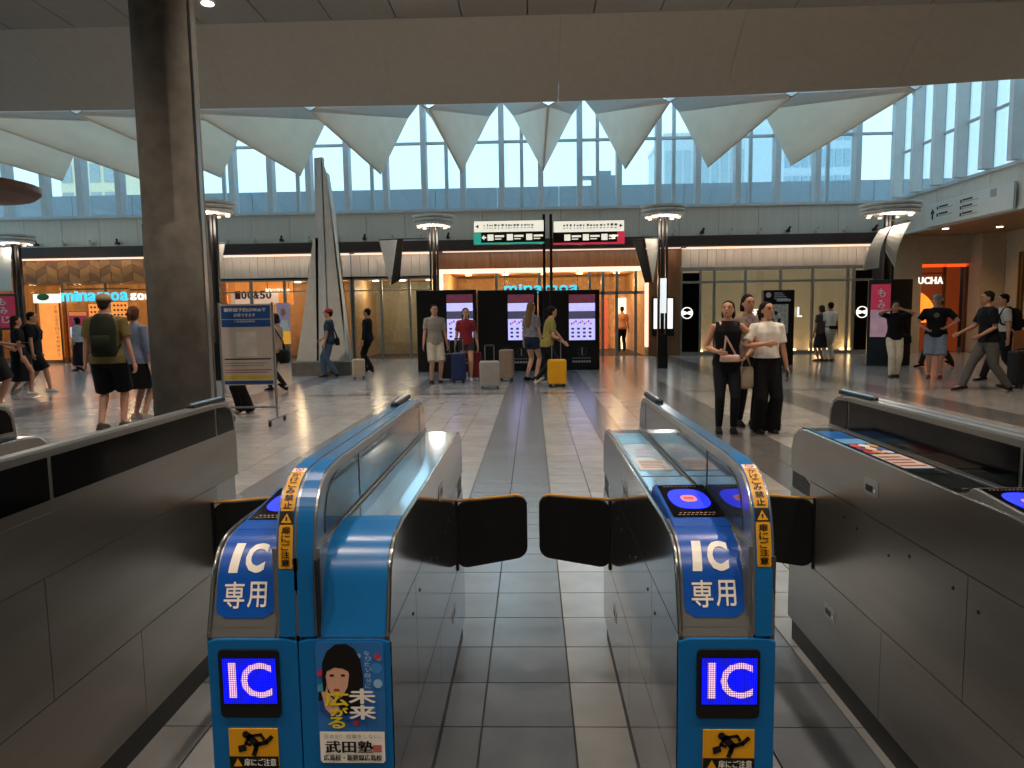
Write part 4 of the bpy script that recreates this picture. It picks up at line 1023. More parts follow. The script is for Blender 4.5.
# poster board at far left
t, x0, x1, z0, z1 = board('poster_stand', 'black framed crimson poster stand with white script at far left', 'poster', (-12, 294, 18, 330), 18.5, M_black)
MB().box(x0+.06, x1-.06, 18.48, 18.5, z0+.06, z1-.06).build('poster_sheet', mat('crimson_sheet', 'a02840', .5, emit='a02840', es=.3), t)
for k, ch in enumerate('もみじ'): text_y(ch, x1-.52+.04*k, x1-.3+.04*k, z1-.3-.24*k, z1-.11-.24*k, 18.475, .02).build('poster_lettering', M_ltext, t)

# ---------------- overhead direction sign on twin poles
Ys = 15.5
ps = aty(548, 300, Ys); 
t = thing('direction_sign', 'overhead direction sign with white and black bands on twin poles', 'sign', (ps.x, Ys, 0))
for s in (-1, 1): MB().box(ps.x+s*.075-.03, ps.x+s*.075+.03, Ys-.04, Ys+.04, 0, 3.62).build('pole', M_black, t)
M_signw = emis('sign_white_lit', 'e6e2d2', .85)
for px0, px1, edge, ec in ((474, 544, 'l', '2fa08c'), (553, 624, 'r', 'c8304a')):
    x0, x1, z0, z1 = RY(px0, 221, px1, 244.5, Ys); dz = z1-z0; zm = z0+dz*.52
    MB().box(x0, x1, Ys-.10, Ys+.10, z0, z1).build('sign_case', M_black, t)
    MB().box(x0+.01, x1-.01, Ys-.112, Ys-.10, zm, z1-.01).build('white_band', M_signw, t)
    m_ = emis('sign_edge_'+ec, ec, .7); ex = (x0, x0+.16) if edge == 'l' else (x1-.16, x1)
    MB().box(*ex, Ys-.113, Ys-.10, z0+.01, zm-.01).build('colour_end', m_, t); MB().box(x0, x1, Ys-.112, Ys-.10, z0, z0+.035).build('colour_line', m_, t)
    rg = random.Random(px0)
    k_ = MB(); x = x0+.22
    while x < x1-.2:
        w = rg.uniform(.02, .06); h_ = rg.uniform(.03, .05)
        k_.box(x, x+w, Ys-.114, Ys-.112, zm+.12, zm+.12+h_); k_.box(x, x+w*.8, Ys-.114, Ys-.112, zm+.07, zm+.09); x += w+rg.uniform(.01, .05)
    k_.build('band_print', M_tiny, t)['kind'] = 'stuff'
    for i in range(3):
        xx = x0+.30+.42*i if edge == 'l' else x0+.24+.40*i
        MB().box(xx, xx+.13, Ys-.114, Ys-.10, z0+.08, z0+.21).build('icon_square', M_signw, t)
        MB().box(xx+.16, xx+.16+.2, Ys-.114, Ys-.10, z0+.15, z0+.19).build('text_line', M_signw, t); MB().box(xx+.16, xx+.30, Ys-.114, Ys-.10, z0+.10, z0+.12).build('text_line', M_signw, t)
    ax = x0+.22 if edge == 'l' else x1-.24; sg = -1 if edge == 'l' else 1
    MB().prism([(ax+sg*.05, z0+.145), (ax-sg*.01, z0+.20), (ax-sg*.01, z0+.16), (ax-sg*.05, z0+.16), (ax-sg*.05, z0+.13), (ax-sg*.01, z0+.13), (ax-sg*.01, z0+.09)], 'y', Ys-.114, Ys-.10).build('arrow_mark', M_signw, t)
    ax = x0+.08 if edge == 'l' else x1-.08
    MB().prism([(ax+sg*.04, zm+.12), (ax-sg*.03, zm+.16), (ax-sg*.03, zm+.08)], 'y', Ys-.114, Ys-.10).build('arrow_mark', M_ink, t)
# ---------------- black display wall with screens
Yd = 18.3
for i, (a, b, lab) in enumerate(((539, 600, 'black display wall unit with lit information screen beside the entrance'), (478, 538, 'black display wall unit behind the two travellers with fair and dark hair'), (417, 477, 'black display wall unit behind the row of suitcases'))):
    x0, x1, z0, z1 = RY(a, 290, b, 371, Yd); t = thing('display_unit', lab, 'display', ((x0+x1)/2, Yd, 0), 0, 'black display wall')
    MB().box(x0, x1-.01, Yd, Yd+.45, 0, z1).build('case', M_black, t, bevel=.01)
    sx0, sx1, sz0, sz1 = RY(a+30, 303, a+56, 340, Yd)
    sc = MB().box(sx0, sx1, Yd-.012, Yd, sz0, sz1).build('screen', emis('screen_lilac', 'b8b4f0', 1.0, noise=.2, nscale=5), t)
    MB().box(sx0, sx1, Yd-.012, Yd, sz1+.02, sz1+.22).build('screen', mat('screen_dusk', '3a2438', .3, emit='7a3a4a', es=.5, noise=.6, nscale=6), t)
    MB().box(sx0, sx1, Yd-.014, Yd-.012, sz0+.55, sz0+.75).build('screen_block', emis('screen_grey', '55506a', .5), sc)
    cols = ['4a4ad0', 'd04a3a', '6a4ad8', 'e0863a']
    for k in range(10): MB().box(sx0+.05+.055*k, sx0+.09+.055*k, Yd-.014, Yd-.012, sz0+.40+.03*(k % 3), sz0+.45+.03*(k % 3)).build('screen_block', emis('screen_%d' % (k % 4), cols[k % 4], .8), sc)
    for k in range(12): MB().box(sx0+.06+.15*(k % 4), sx0+.13+.15*(k % 4), Yd-.014, Yd-.012, sz0+.07+.10*(k//4), sz0+.12+.10*(k//4)).build('screen_block', emis('screen_ink', '2a2470', .4), sc)
    xm = (sx0+sx1)/2
    MB().box(xm-.012, xm+.012, Yd-.005, Yd, .40, .58).build('emblem_bar', M_tinyw, t)
    for k in range(9):
        a0 = 2*math.pi*k/9; MB().box(xm+.11*math.cos(a0)-.008, xm+.11*math.cos(a0)+.008, Yd-.005, Yd, .49+.11*math.sin(a0)-.01, .49+.11*math.sin(a0)+.01).build('emblem_dot', M_tiny, t)
    for k in range(7): MB().box(xm-.25+.07*k, xm-.20+.07*k, Yd-.005, Yd, .20, .25).build('text_mark', M_tinyw, t); MB().box(xm-.25+.07*k, xm-.20+.07*k, Yd-.005, Yd, .30, .33).build('text_mark', M_tiny, t)
# ---------------- black map board before the boutique
Ym = 19.0
x0, x1, z0, z1 = RY(763, 290, 794, 360, Ym)
t = thing('map_board', 'tall black station map board in front of the white boutique', 'sign', ((x0+x1)/2, Ym, 0))
MB().box(x0, x1, Ym, Ym+.2, 0, z1).build('case', M_black, t, bevel=.008)
MB().box(x0+.08, x1-.16, Ym-.006, Ym, z1-1.15, z1-.38).build('map_sheet', mat('map_grey', '8f9088', .5, noise=.5, nscale=18, emit='9a9a8c', es=.12), t)
MB().prism(disc_pts(x0+.13, z1-.13, .07, 16), 'y', Ym-.006, Ym).build('info_symbol', M_tinyw, t)
for k in range(4): MB().box(x0+.28, x0+.5+.05*k, Ym-.006, Ym, z1-.09-.05*k, z1-.07-.05*k).build('text_line', M_tinyw, t)
MB().box(x0+.35, x1-.1, Ym-.006, Ym, z1-.30, z1-.24).build('text_line', M_tinyw, t)
for k in range(9): MB().box(x0+.12+.09*(k % 5), x0+.19+.09*(k % 5), Ym-.008, Ym-.006, z1-.9+.2*(k//5)+.04*(k % 2), z1-.82+.2*(k//5)+.06*(k % 2)).build('map_block', M_ink if k % 2 else M_ltext, t)
# ---------------- red poster kiosk
x0, x1, z0, z1 = RY(874, 279, 914, 366, pk.y)
t = thing('poster_kiosk', 'black kiosk with pink and red poster on its left face', 'kiosk', ((x0+x1)/2, pk.y, 0))
xm = x0+(x1-x0)*.42
MB().prism([(x0, pk.y+.35), (xm, pk.y), (x1, pk.y+.12), (x1, pk.y+.55), (x0+.1, pk.y+.6)], 'z', 0, z1).build('case', M_black, t, bevel=.01)
d = Vector((xm-x0, -.35, 0)); n = Vector((-.35, -(xm-x0), 0)).normalized()*.012
def kq(a, b, za, zb_, m_, nm, h=1): p, q_ = Vector((x0, pk.y+.35, 0))+d*a, Vector((x0, pk.y+.35, 0))+d*b; MB().slab([(p.x, p.y, za), (q_.x, q_.y, za), (q_.x, q_.y, zb_), (p.x, p.y, zb_)], n*h).build(nm, m_, t)
kq(.12, .95, .75, z1-.12, mat('kiosk_pink', 'c89aa8', .5, emit='c89aa8', es=.25, noise=.25, nscale=3), 'poster_sheet')
kq(.12, .95, 1.45, z1-.12, mat('kiosk_red', 'b8304a', .5, emit='b8304a', es=.35), 'poster_top', 1.3)
for k, ch in enumerate('もみじ'):
    zz = z1-.45-.3*k; kb = MB()
    v, f, _ = text2d(ch, .02); p, q_ = Vector((x0, pk.y+.35, 0))+d*.42, Vector((x0, pk.y+.35, 0))+d*.75
    kb.add([tuple(p.lerp(q_, a)+n*1.6+Vector((0, 0, zz+.22*b))) for a, b in v], f); kb.build('poster_lettering', M_ltext, t)
# ---------------- station guidance board on the right fascia
P4 = [atx(*p, XR-.12) for p in ((925, 230), (1013, 206.5), (1013, 182.5), (925, 205))]
ya, yb = P4[0].y, P4[1].y; za, zt = (P4[0].z+P4[1].z)/2, (P4[2].z+P4[3].z)/2
t = thing('guidance_board', 'long white station guidance board mounted on the right fascia', 'sign', (XR-.06, (ya+yb)/2, za))
MB().box(XR-.12, XR-.055, yb, ya, za, zt).build('board_case', mat('guidance_white', 'c9c7c0', .45, noise=.03), t, bevel=.01)
MB().box(XR-.125, XR-.12, (ya+yb)/2+.1-.01, (ya+yb)/2+.1+.01, za+.08, zt-.08).build('divider_line', M_tiny, t)
L = ya-yb; hh = zt-za
def gq(a, b, c, e, m_, nm): MB().box(XR-.126, XR-.12, ya-L*b, ya-L*a, za+hh*c, za+hh*e).build(nm, m_, t)
MB().prism([(ya-L*.085, za+hh*.30), (ya-L*.105, za+hh*.30), (ya-L*.105, za+hh*.55), (ya-L*.125, za+hh*.55), (ya-L*.095, za+hh*.78), (ya-L*.065, za+hh*.55), (ya-L*.085, za+hh*.55)], 'x', XR-.126, XR-.12).build('arrow_mark', M_ink, t)
for a, c in ((.15, .70), (.15, .40), (.44, .72), (.44, .46), (.44, .18)):
    gq(a, a+.018, c-.02, c+.12, M_ink, 'icon_square'); gq(a+.03, a+.14, c+.05, c+.12, M_ink, 'text_line'); gq(a+.03, a+.20, c-.02, c+.015, M_tiny, 'text_line')
gq(.77, .83, .62, .92, M_tiny, 'icon_square')

# ---------------- white sail sculpture
p0 = atz(338, 377); p0.y += .45; Yv = p0.y+.5
t = thing('sail_sculpture', 'tall white sail sculpture of leaning blades on a stone plinth', 'sculpture', (p0.x-.3, Yv, 0))
x0, x1, _, z1 = RY(291, 362, 352, 376, p0.y)
MB().box(x0, x1, p0.y+.02, p0.y+1.0, 0, z1).build('plinth', mat('plinth_stone', '6e675f', .6, noise=.15), t, bevel=.01)
MB().slab([aty(314, 158, Yv), aty(322, 157, Yv), aty(330, 365, Yv), aty(317, 365, Yv)], (0, .18, 0)).build('mast', mat('sail_white', 'd0ccc4', .45, noise=.05), t)
A = aty
MB().slab([A(313, 238, Yv), A(318, 238, Yv), A(319, 365, Yv), A(296, 365, Yv), A(303, 318, Yv)], (0, .05, 0)).build('sail_blade', mat('sail_cream', 'd4ccbe', .5, noise=.06), t)
MB().slab([A(321, 158, Yv), A(326, 172, Yv), A(331, 215, Yv), A(338, 262, Yv), A(343, 310, Yv), A(346, 365, Yv), A(329, 365, Yv)], (0, .06, .0)).build('sail_blade', mat('sail_cream', 'd4ccbe', .5, noise=.06), t)
MB().slab([A(326, 172, Yv), A(332, 210, Yv), A(347, 365, Yv), A(350, 365, Yv)], (.0, .3, 0)).build('sail_edge', mat('sail_white', 'd0ccc4', .45), t)
# ---------------- notice board on castors
pl, pr = atz(228, 424), atz(279, 421)
Yb = pl.y; 
x0, x1, z0, z1 = RY(221, 304, 274, 385, Yb)
t = thing('notice_board', 'wheeled notice board with blue header and pale notice sheet', 'notice board', ((x0+x1)/2, Yb, 0))
M_alu = mat('aluminium', 'a8a6a2', .35, metal=.7)
for x in (x0, x1): MB().box(x-.014, x+.014, Yb-.014, Yb+.014, .09, z1+.02).build('upright', M_alu, t); MB().box(x-.012, x+.012, Yb-.30, Yb+.30, .07, .095).build('foot_bar', M_alu, t)
for x in (x0, x1):
    for y in (-.28, .28): MB().tube([(x-.012, Yb+y, .036), (x+.012, Yb+y, .036)], .036, 12, ref=(0,1,0)).build('castor', M_black, t)
MB().box(x0, x1, Yb-.012, Yb+.012, .22, .245).build('cross_bar', M_alu, t)
sh = MB().box(x0+.014, x1-.014, Yb-.012, Yb+.012, z0, z1).build('notice_sheet', mat('notice_paper', 'c4b8ae', .5, noise=.04), t)
w, h = x1-x0, z1-z0
def nb(a, b, c, e, m_, nm, dd=.002): MB().box(x0+w*a, x0+w*b, Yb-.012-dd, Yb-.012, z0+h*c, z0+h*e).build(nm, m_, sh)
nb(.04, .96, .72, .98, mat('notice_blue', '1d4f92', .45), 'header_band'); nb(.04, .96, .81, .815, M_ltext, 'header_rule', .003)
text_y('新幹線予約はWebで', x0+w*.10, x0+w*.88, z0+h*.905, z0+h*.955, Yb-.0155, -.004).build('notice_lettering', M_ltext, sh)
text_y('お得できます', x0+w*.28, x0+w*.68, z0+h*.845, z0+h*.885, Yb-.0155, -.005).build('notice_lettering', M_ltext, sh)
text_y('ご利用登録無料', x0+w*.28, x0+w*.68, z0+h*.775, z0+h*.80, Yb-.0155).build('notice_lettering', M_ltext, sh)
nb(.30, .68, .36, .66, mat('notice_pale', 'd2c8c0', .5), 'blank_square')
for k, (c, m_) in enumerate(((.315, M_ink), (.265, M_tiny), (.235, M_tiny), (.18, mat('notice_rose', 'b07a70', .5)), (.15, mat('notice_rose', 'b07a70', .5)))): nb(.06, .94-.07*(k % 3), c, c+.016, m_, 'text_line')
nb(.04, .96, .075, .12, mat('notice_yellow', 'c8b23a', .5), 'yellow_band'); nb(.04, .96, .012, .055, mat('notice_navy', '23427e', .5), 'navy_band')

# ---------------- strip lights under the eave, washing down over the shop fronts
for xa_, xb_ in ((-21.4, -10.8), (-10.6, -6.2), (-6.0, -3.2), (-3, 5), (5.2, 11.6)):
    st = MB().box(xa_, xb_, 23.9, 23.98, 3.60, 3.63).build('strip_light', M_wash, wb)
    lamp('strip_light_lamp', 'AREA', ((xa_+xb_)/2, 23.94, 3.585), 2.2*(xb_-xa_), 'ffeedd', xb_-xa_, rot=(R_(14), 0, 0), parent=st, sy=.06)
# ================================================================== PEOPLE AND LUGGAGE
def skinm(k): return mat('skin_%d' % k, ('b98468', 'c4917a', 'a8765a', 'd0a084')[k], .55, noise=.05)
def cloth(c, noise=.12, ns=14): return mat('cloth_'+c+('p' if noise > .3 else ''), c, .8, noise=noise, nscale=ns, spec=.2)
def ik(a, b, l1, l2, hint):
    a, b = Vector(a), Vector(b); d = b-a; L = min(d.length, (l1+l2)*.999); d.normalize()
    if (b-a).length > L: b = a+d*L
    c = (l1*l1-l2*l2+L*L)/(2*L); h = math.sqrt(max(0, l1*l1-c*c)); hv = Vector(hint); hv = hv-d*hv.dot(d)
    return a+d*c+hv.normalized()*h, b
TORSO = [(.80,.105,.085,0),(.86,.155,.108,-.005),(.93,.160,.112,-.008),(1.03,.135,.098,0),(1.12,.140,.100,0),(1.22,.157,.110,.004),(1.31,.168,.110,.004),(1.385,.150,.088,-.004),(1.435,.085,.066,-.008),(1.49,.054,.056,-.004),(1.55,.052,.056,.004)]
HEAD = [(1.487,.026,.030,.062),(1.505,.046,.050,.040),(1.535,.061,.074,.022),(1.575,.069,.088,.012),(1.62,.073,.094,.006),(1.655,.068,.086,.002),(1.685,.048,.060,-.002),(1.702,.016,.022,-.004)]
PN = [0]
def person(label, gx, gy, face, h=1.68, fem=False, skin=0, hands=((.27,.04,.80),(-.27,.04,.80)), feet=((.10,0,0),(-.10,0,0)),
           top=('tee','202020'), bottom=('trousers','202020'), shoe='202020', hair=('short','120e0c'), hat=None, look=(0,0), lean=0, near=False, elbow=(0,-1,-.2), w=1.0, sole=None, tuck=False):
    "local frame: x to the person's left... +y ahead, z up; face = heading of +y in degrees (0 away from camera, 180 towards it)"
    k = h/1.70; rot = Matrix.Rotation(R_(face), 4, 'Z'); O = Vector((gx, gy, 0))
    t = thing('person', label, 'person', (gx, gy, 0))
    wid = (.93 if fem else 1.0)*w
    Hp = Vector((0, 0, .86)); LM = Matrix.Rotation(-R_(lean), 4, 'X')
    def up(v):
        v = Vector(v)
        if v.z > .86: v = Hp+LM @ (v-Hp)
        return v
    NK = Vector((0, 0, 1.50)); HM = Matrix.Rotation(R_(look[0]), 4, 'Z') @ Matrix.Rotation(R_(look[1]), 4, 'X')
    def head(v): return up(NK+HM @ (Vector(v)-NK))
    def W_(v): return O+rot @ (Vector(v)*k)
    vox = (.0105 if near else .0155)*k
    def fin(mb, name, m_, remesh=True, par=t, it=3):
        mb.xf(W_); return mb.build(name, m_, par, smooth=True, remesh=vox if remesh else 0, smoothit=it if remesh else 0)
    # --- limbs
    arms, legs = [], []
    for i, s in enumerate((1, -1)):
        sh = up((s*.175*wid, -.005, 1.375)); el = Vector((elbow[0]*s, elbow[1], elbow[2])) if len(elbow) == 3 else Vector((0, -1, 0))
        hd = hands[i]; tgt = up(hd[:3]) if hd[2] > .86 else Vector(hd[:3])
        e, wr_ = ik(sh, tgt, .285, .255, el if len(hd) < 6 else Vector(hd[3:6])); arms.append((sh, e, wr_, s))
        f = feet[i]; an = Vector((f[0]*(.92 if fem else 1), f[1], .085+f[2])); hp = Vector((s*.088*wid, 0, .87))
        kn, an = ik(hp, an, .42, .42, (s*.05, 1, 0)); legs.append((hp, kn, an, s, f[3] if len(f) > 3 else 0))
    b = MB()
    tor = [(z, rx*wid*(1.04 if fem and z < 1 else 1), ry*w, yo) for z, rx, ry, yo in TORSO]
    m_ = MB().rings(tor, 18).xf(up); b.add(m_.v, m_.f)
    m_ = MB().rings(HEAD, 18); m_.tube([(0,.088,1.60),(0,.104,1.575),(0,.098,1.562)], [.008,.013,.010], 8, ref=(1,0,0))
    for s in (1, -1): m_.ell((s*.074, -.004, 1.585), (.010, .018, .030), 8, 6)
    m_.ell((0, .094, 1.537), (.022, .010, .010), 8, 6)
    m_.xf(head); b.add(m_.v, m_.f)
    for sh, e, wr_, s in arms:
        b.tube([sh+Vector((-s*.05, 0, .005)), sh, sh.lerp(e, .35), e, e.lerp(wr_, .3), wr_], [.045, .052*w, .045*w, .037, .038, .026], 10)
        d = (wr_-e).normalized(); inn = Vector((-s, .25, .1)); inn = (inn-d*inn.dot(d)).normalized(); sd = d.cross(inn)
        if sd.y < 0: sd = -sd
        p1 = wr_+d*.085
        b.tube([wr_-d*.01, wr_+d*.03, p1], [(.022, .024), (.016, .038), (.014, .040)], 10, ref=inn)
        for q, (off, ln) in enumerate(((.030, .066), (.010, .076), (-.010, .070), (-.029, .056))):
            c0 = p1+sd*off-d*.012; c1 = c0+d*ln*.5+inn*.006; c2 = c1+d*ln*.32+inn*.018; c3 = c2+d*ln*.16+inn*.022
            b.tube([c0, c1, c2, c3], [.0092, .0088, .0084, .007], 7)
        c0 = wr_+d*.025+sd*.026; c1 = c0+d*.028+sd*.022+inn*.008; c2 = c1+d*.032+sd*.006+inn*.010
        b.tube([c0, c1, c2], [.012, .0105, .008], 7)
    for hp, kn, an, s, _ in legs:
        b.tube([hp+Vector((0,0,.03)), hp.lerp(kn, .25), hp.lerp(kn, .7), kn, kn.lerp(an, .28), kn.lerp(an, .7), an], [.088*w, .086*w, .065*w, .053, .056, .042, .036], 12)
        b.tube([an+Vector((0,-.03,-.02)), an+Vector((0,.04,-.045)), an+Vector((0,.12,-.062))], [.034, .034, .022], 10, ref=(1,0,0))
    body = fin(b, 'body', skinm(skin), it=2)
    # --- top
    kind, tc_ = top[0], top[1]; z0 = top[2] if len(top) > 2 else (.98 if tuck else .84); m_ = MB()
    ring = [(z, rx*wid*(1.06 if z < 1.0 else 1.02)+(.030 if z < 1.09 else .018), ry*w+(.034 if z < 1.09 else .021), yo) for z, rx, ry, yo in TORSO if z0 < z < 1.45]
    def tin(z): 
        for a, c in zip(TORSO, TORSO[1:]):
            if a[0] <= z <= c[0]:
                q = (z-a[0])/(c[0]-a[0]); return [a[i]+(c[i]-a[i])*q for i in range(4)]
    a = tin(max(z0, .86)); ring = [(z0, a[1]*wid*1.06+.034, a[2]*w+.040, a[3])]+ring+[(1.452, .072, .068, -.006)]
    q = MB().rings(ring, 20).xf(up); m_.add(q.v, q.f)
    frac = {'tee': .72, 'polo': .78, 'long': 1.9, 'three': 1.45, 'sleeveless': 0}[kind]
    for sh, e, wr_, s in arms:
        if frac:
            pts = [sh+Vector((-s*.06, 0, .012)), sh+Vector((0, 0, .004)), sh.lerp(e, min(frac, 1)*.5), sh.lerp(e, min(frac, 1))]; rr = [.055, .066*w, .062*w, .064*w]
            if frac > 1: pts += [e.lerp(wr_, (frac-1)*.5), e.lerp(wr_, frac-1)]; rr = [.055, .064, .056, .052, .048, .040]
            m_.tube(pts, rr, 12)
        else: m_.tube([sh+Vector((-s*.07, 0, .015)), sh+Vector((-s*.012, 0, .016))], [.05, .052], 10)
    fin(m_, 'top', cloth(tc_, *((.45, 26) if len(top) > 3 else (.12, 14))))
    # --- lower garment
    kind, bc = bottom[0], bottom[1]; m_ = MB()
    hips = [(z, rx*wid+.014, ry*w+.016, yo) for z, rx, ry, yo in TORSO if .79 < z < 1.04]
    m_.rings([(.79, .12*wid, .10, 0)]+hips[1:]+[(1.045, .148*wid, .112, 0)], 18)
    if kind == 'skirt':
        ze = bottom[2]; n = 6; rr_ = [(1.04, .145*wid, .108, 0), (.93, .176*wid, .130, -.005)]
        for i in range(1, n+1):
            q = i/n; rr_.append((.93+(ze-.93)*q, (.178+.05*q)*wid, .135+.06*q, 0))
        m_.rings(rr_[::-1], 22)
    else:
        for hp, kn, an, s, _ in legs:
            pts = [hp+Vector((0,0,.05)), hp.lerp(kn, .3), hp.lerp(kn, .7)]; r1 = [.098*w, .100*w, .088*w]
            if kind == 'shorts': pts += [hp.lerp(kn, 1.0)]; r1 = [.100*w, .106*w, .100*w, .098*w]
            elif kind == 'brief': pts = [hp+Vector((0,0,.05)), hp.lerp(kn, .3), hp.lerp(kn, .42)]; r1 = [.1, .106, .106]
            elif kind == 'wide': pts += [kn, kn.lerp(an, .6), an+Vector((0,0,-.045))]; r1 += [.084, .092, .108]
            elif kind == 'slim': pts += [kn, kn.lerp(an, .4), an+Vector((0,0,-.01))]; r1 = [.094, .092, .076, .064, .060, .044]
            else: pts += [kn, kn.lerp(an, .4), an+Vector((0,0,-.035))]; r1 += [.076, .072, .062]
            m_.tube(pts, r1, 14)
    fin(m_, {'skirt': 'skirt', 'shorts': 'shorts', 'brief': 'shorts'}.get(kind, 'trousers'), cloth(bc))
    # --- shoes
    for hp, kn, an, s, pitch in legs:
        P = Matrix.Rotation(-R_(pitch), 4, 'X'); q = MB()
        q.tube([(0,-.075,-.040),(0,-.03,-.036),(0,.05,-.046),(0,.12,-.056),(0,.175,-.064)], [(.026,.034),(.040,.036),(.034,.040),(.026,.041),(.014,.030)], 12, ref=(0,0,1))
        q.box(-.040, .040, -.085, .175, -.085, -.062)
        q.xf(lambda v: an+P @ v); fin(q, 'shoe', cloth(shoe), it=1)
    # --- face, hair, hat
    for s in (1, -1): fin(MB().ell((s*.030, .089, 1.600), (.012, .012, .0065), 8, 6).xf(head), 'eye', mat('eye_dark', '140f0e', .3), False)
    fin(MB().ell((0, .102, 1.537), (.021, .006, .006), 8, 6).xf(head), 'mouth', mat('lip', '9a5248', .5), False)
    for s in (1, -1): fin(MB().tube([(s*.014, .100, 1.617), (s*.030, .097, 1.622), (s*.044, .086, 1.618)], .004, 6, ref=(0,0,1)).xf(head), 'eyebrow', cloth(hair[1]), False)
    style, hc = hair; q = MB()
    q.ell((0, -.016, 1.632), (.083, .098, .086), 16, 10)
    if style != 'short': q.ell((0, -.03, 1.59), (.086, .085, .10), 16, 10)
    else: q.ell((0, -.045, 1.575), (.066, .058, .06), 12, 8)
    if style == 'long': q.rings([(float(1.36), .075, .030, -.085), (1.45, .088, .040, -.075), (1.55, .090, .060, -.055), (1.63, .08, .07, -.03)], 14)
    if style == 'longer': q.rings([(1.16, .06, .025, -.125), (1.30, .085, .035, -.115), (1.45, .092, .042, -.085), (1.55, .092, .062, -.055), (1.63, .08, .07, -.03)], 14)
    if style == 'pony': q.tube([(0,-.10,1.64),(0,-.15,1.60),(0,-.15,1.48)], [.03,.034,.016], 10)
    if style == 'bob': q.rings([(1.49, .08, .045, -.05), (1.53, .090, .070, -.045), (1.60, .088, .08, -.03)], 14)
    q.xf(head); fin(q, 'hair', cloth(hc, .2, 30), it=2)
    if hat:
        q = MB().rings([(1.632, .090, .108, -.006), (1.665, .088, .104, -.008), (1.70, .072, .086, -.010), (1.722, .036, .044, -.010), (1.728, .008, .01, -.01)], 18)
        hk, hcol = hat
        if hk == 'cap': q.slab([(-.068,.07,1.640),(-.055,.135,1.628),(0,.165,1.624),(.055,.135,1.628),(.068,.07,1.640)], (0,0,.008))
        else: q.rings([(1.628,.155,.17,-.004),(1.632,.160,.176,-.004),(1.640,.09,.106,-.006)], 20)
        q.xf(head); fin(q, 'cap' if hk == 'cap' else 'hat', cloth(hcol), False)
    return t, W_, up, arms, legs
def strap(parent, pts, m_, r=(.006, .018), ref=(0,1,0)): return MB().tube(pts, [r]*len(pts), 8, ref=ref).build('strap', m_, parent, smooth=True)
def backpack(label, W_, up, c, cat='backpack', side=0, sz=(.15, .085, .22)):
    m_ = cloth(c); p = W_(up((side, -.20, 1.20))); t = thing('backpack', label, cat, tuple(W_(up((side, -.20, .97)))))
    q = MB(); cz = 1.20
    q.rings([(cz-sz[2], sz[0]*.85, sz[1]*.8, -.205, side), (cz-sz[2]*.8, sz[0], sz[1], -.21, side), (cz+sz[2]*.3, sz[0], sz[1], -.21, side), (cz+sz[2]*.75, sz[0]*.85, sz[1]*.85, -.20, side), (cz+sz[2], sz[0]*.45, sz[1]*.5, -.19, side)], 18)
    q.xf(lambda v: W_(up(v))); q.build('bag_body', m_, t, smooth=True)
    q = MB().rings([(cz-sz[2]*.75, sz[0]*.7, .03, -.30, side), (cz-sz[2]*.1, sz[0]*.72, .035, -.305, side), (cz+.0, sz[0]*.6, .02, -.29, side)], 14); q.xf(lambda v: W_(up(v))); q.build('front_pocket', m_, t, smooth=True)
    for s in (1, -1):
        strap(t, [W_(up(v)) for v in ((side+s*.09, -.15, cz+sz[2]*.8), (s*.10, -.07, 1.445), (s*.115, .04, 1.42), (s*.13, .128, 1.30), (s*.15, .11, 1.14), (side+s*.13, -.13, 1.02))], m_, (.008, .02))
    return t
def soft_bag(label, c, W_, at, sz, shoulder=None, cat='bag', name='shoulder_bag'):
    "a bag hanging from a strap; at/shoulder in the person's frame"
    m_ = cloth(c); x, y, z = at; t = thing(name, label, cat, tuple(W_((x, y, z-sz[2]))))
    q = MB().rings([(z-sz[2], sz[0]*.8, sz[1]*.8, y, x), (z-sz[2]*.85, sz[0], sz[1], y, x), (z-sz[2]*.2, sz[0]*.95, sz[1]*.9, y, x), (z, sz[0]*.8, sz[1]*.45, y, x)], 16); q.xf(W_); q.build('bag_body', m_, t, smooth=True)
    if shoulder:
        for off in (sz[0]*.6, -sz[0]*.6): strap(t, [W_((x+off*(.3 if abs(off) > .1 else 1), y, z-.02))]+[W_(p) for p in shoulder], m_, (.006, .012))
    return t
def suitcase(label, p, rz, c, sz=(.36, .22, .50), handle=.35, hard=True):
    t = thing('suitcase', label, 'suitcase', (p[0], p[1], 0), rz, 'travel suitcases'); m_ = mat('case_'+c, c, .38 if hard else .75, noise=.08)
    w, d, h = sz
    MB().box(-w/2, w/2, -d/2, d/2, .06, .06+h).build('shell', m_, t, bevel=.04, seg=3, world=False)
    for k in range(5):
        x = -w*.34+w*.17*k; MB().box(x-.012, x+.012, -d/2-.006, d/2+.006, .11, .01+h).build('rib', m_, t, bevel=.004, world=False)
    MB().box(-w/2-.003, w/2+.003, -.008, .008, .065, .055+h).build('zip_seam', M_black, t, world=False)
    for x in (-w/2+.05, w/2-.05):
        for y in (-d/2+.04, d/2-.04):
            MB().tube([(x-.012, y, .028), (x+.012, y, .028)], .028, 12).build('wheel', M_black, t, world=False); MB().box(x-.02, x+.02, y-.02, y+.02, .035, .075).build('wheel_mount', M_black, t, world=False)
    if handle:
        for x in (-.09, .09): MB().tube([(x, d/2-.04, h), (x, d/2-.04, .06+h+handle)], .009, 8).build('handle_tube', M_frame, t, world=False)
        MB().tube([(-.10, d/2-.04, .06+h+handle), (.10, d/2-.04, .06+h+handle)], .015, 8).build('grip', M_black, t, world=False)
    else: MB().tube([(-.07, 0, .06+h), (-.06, 0, .09+h), (.06, 0, .09+h), (.07, 0, .06+h)], .010, 8).build('grip', M_black, t, world=False)
    return t
G = lambda x, y: atz(x, y)
walk = lambda a=.28, lift=.05: ((.09, a, 0, 8), (-.09, -a, lift, -32))
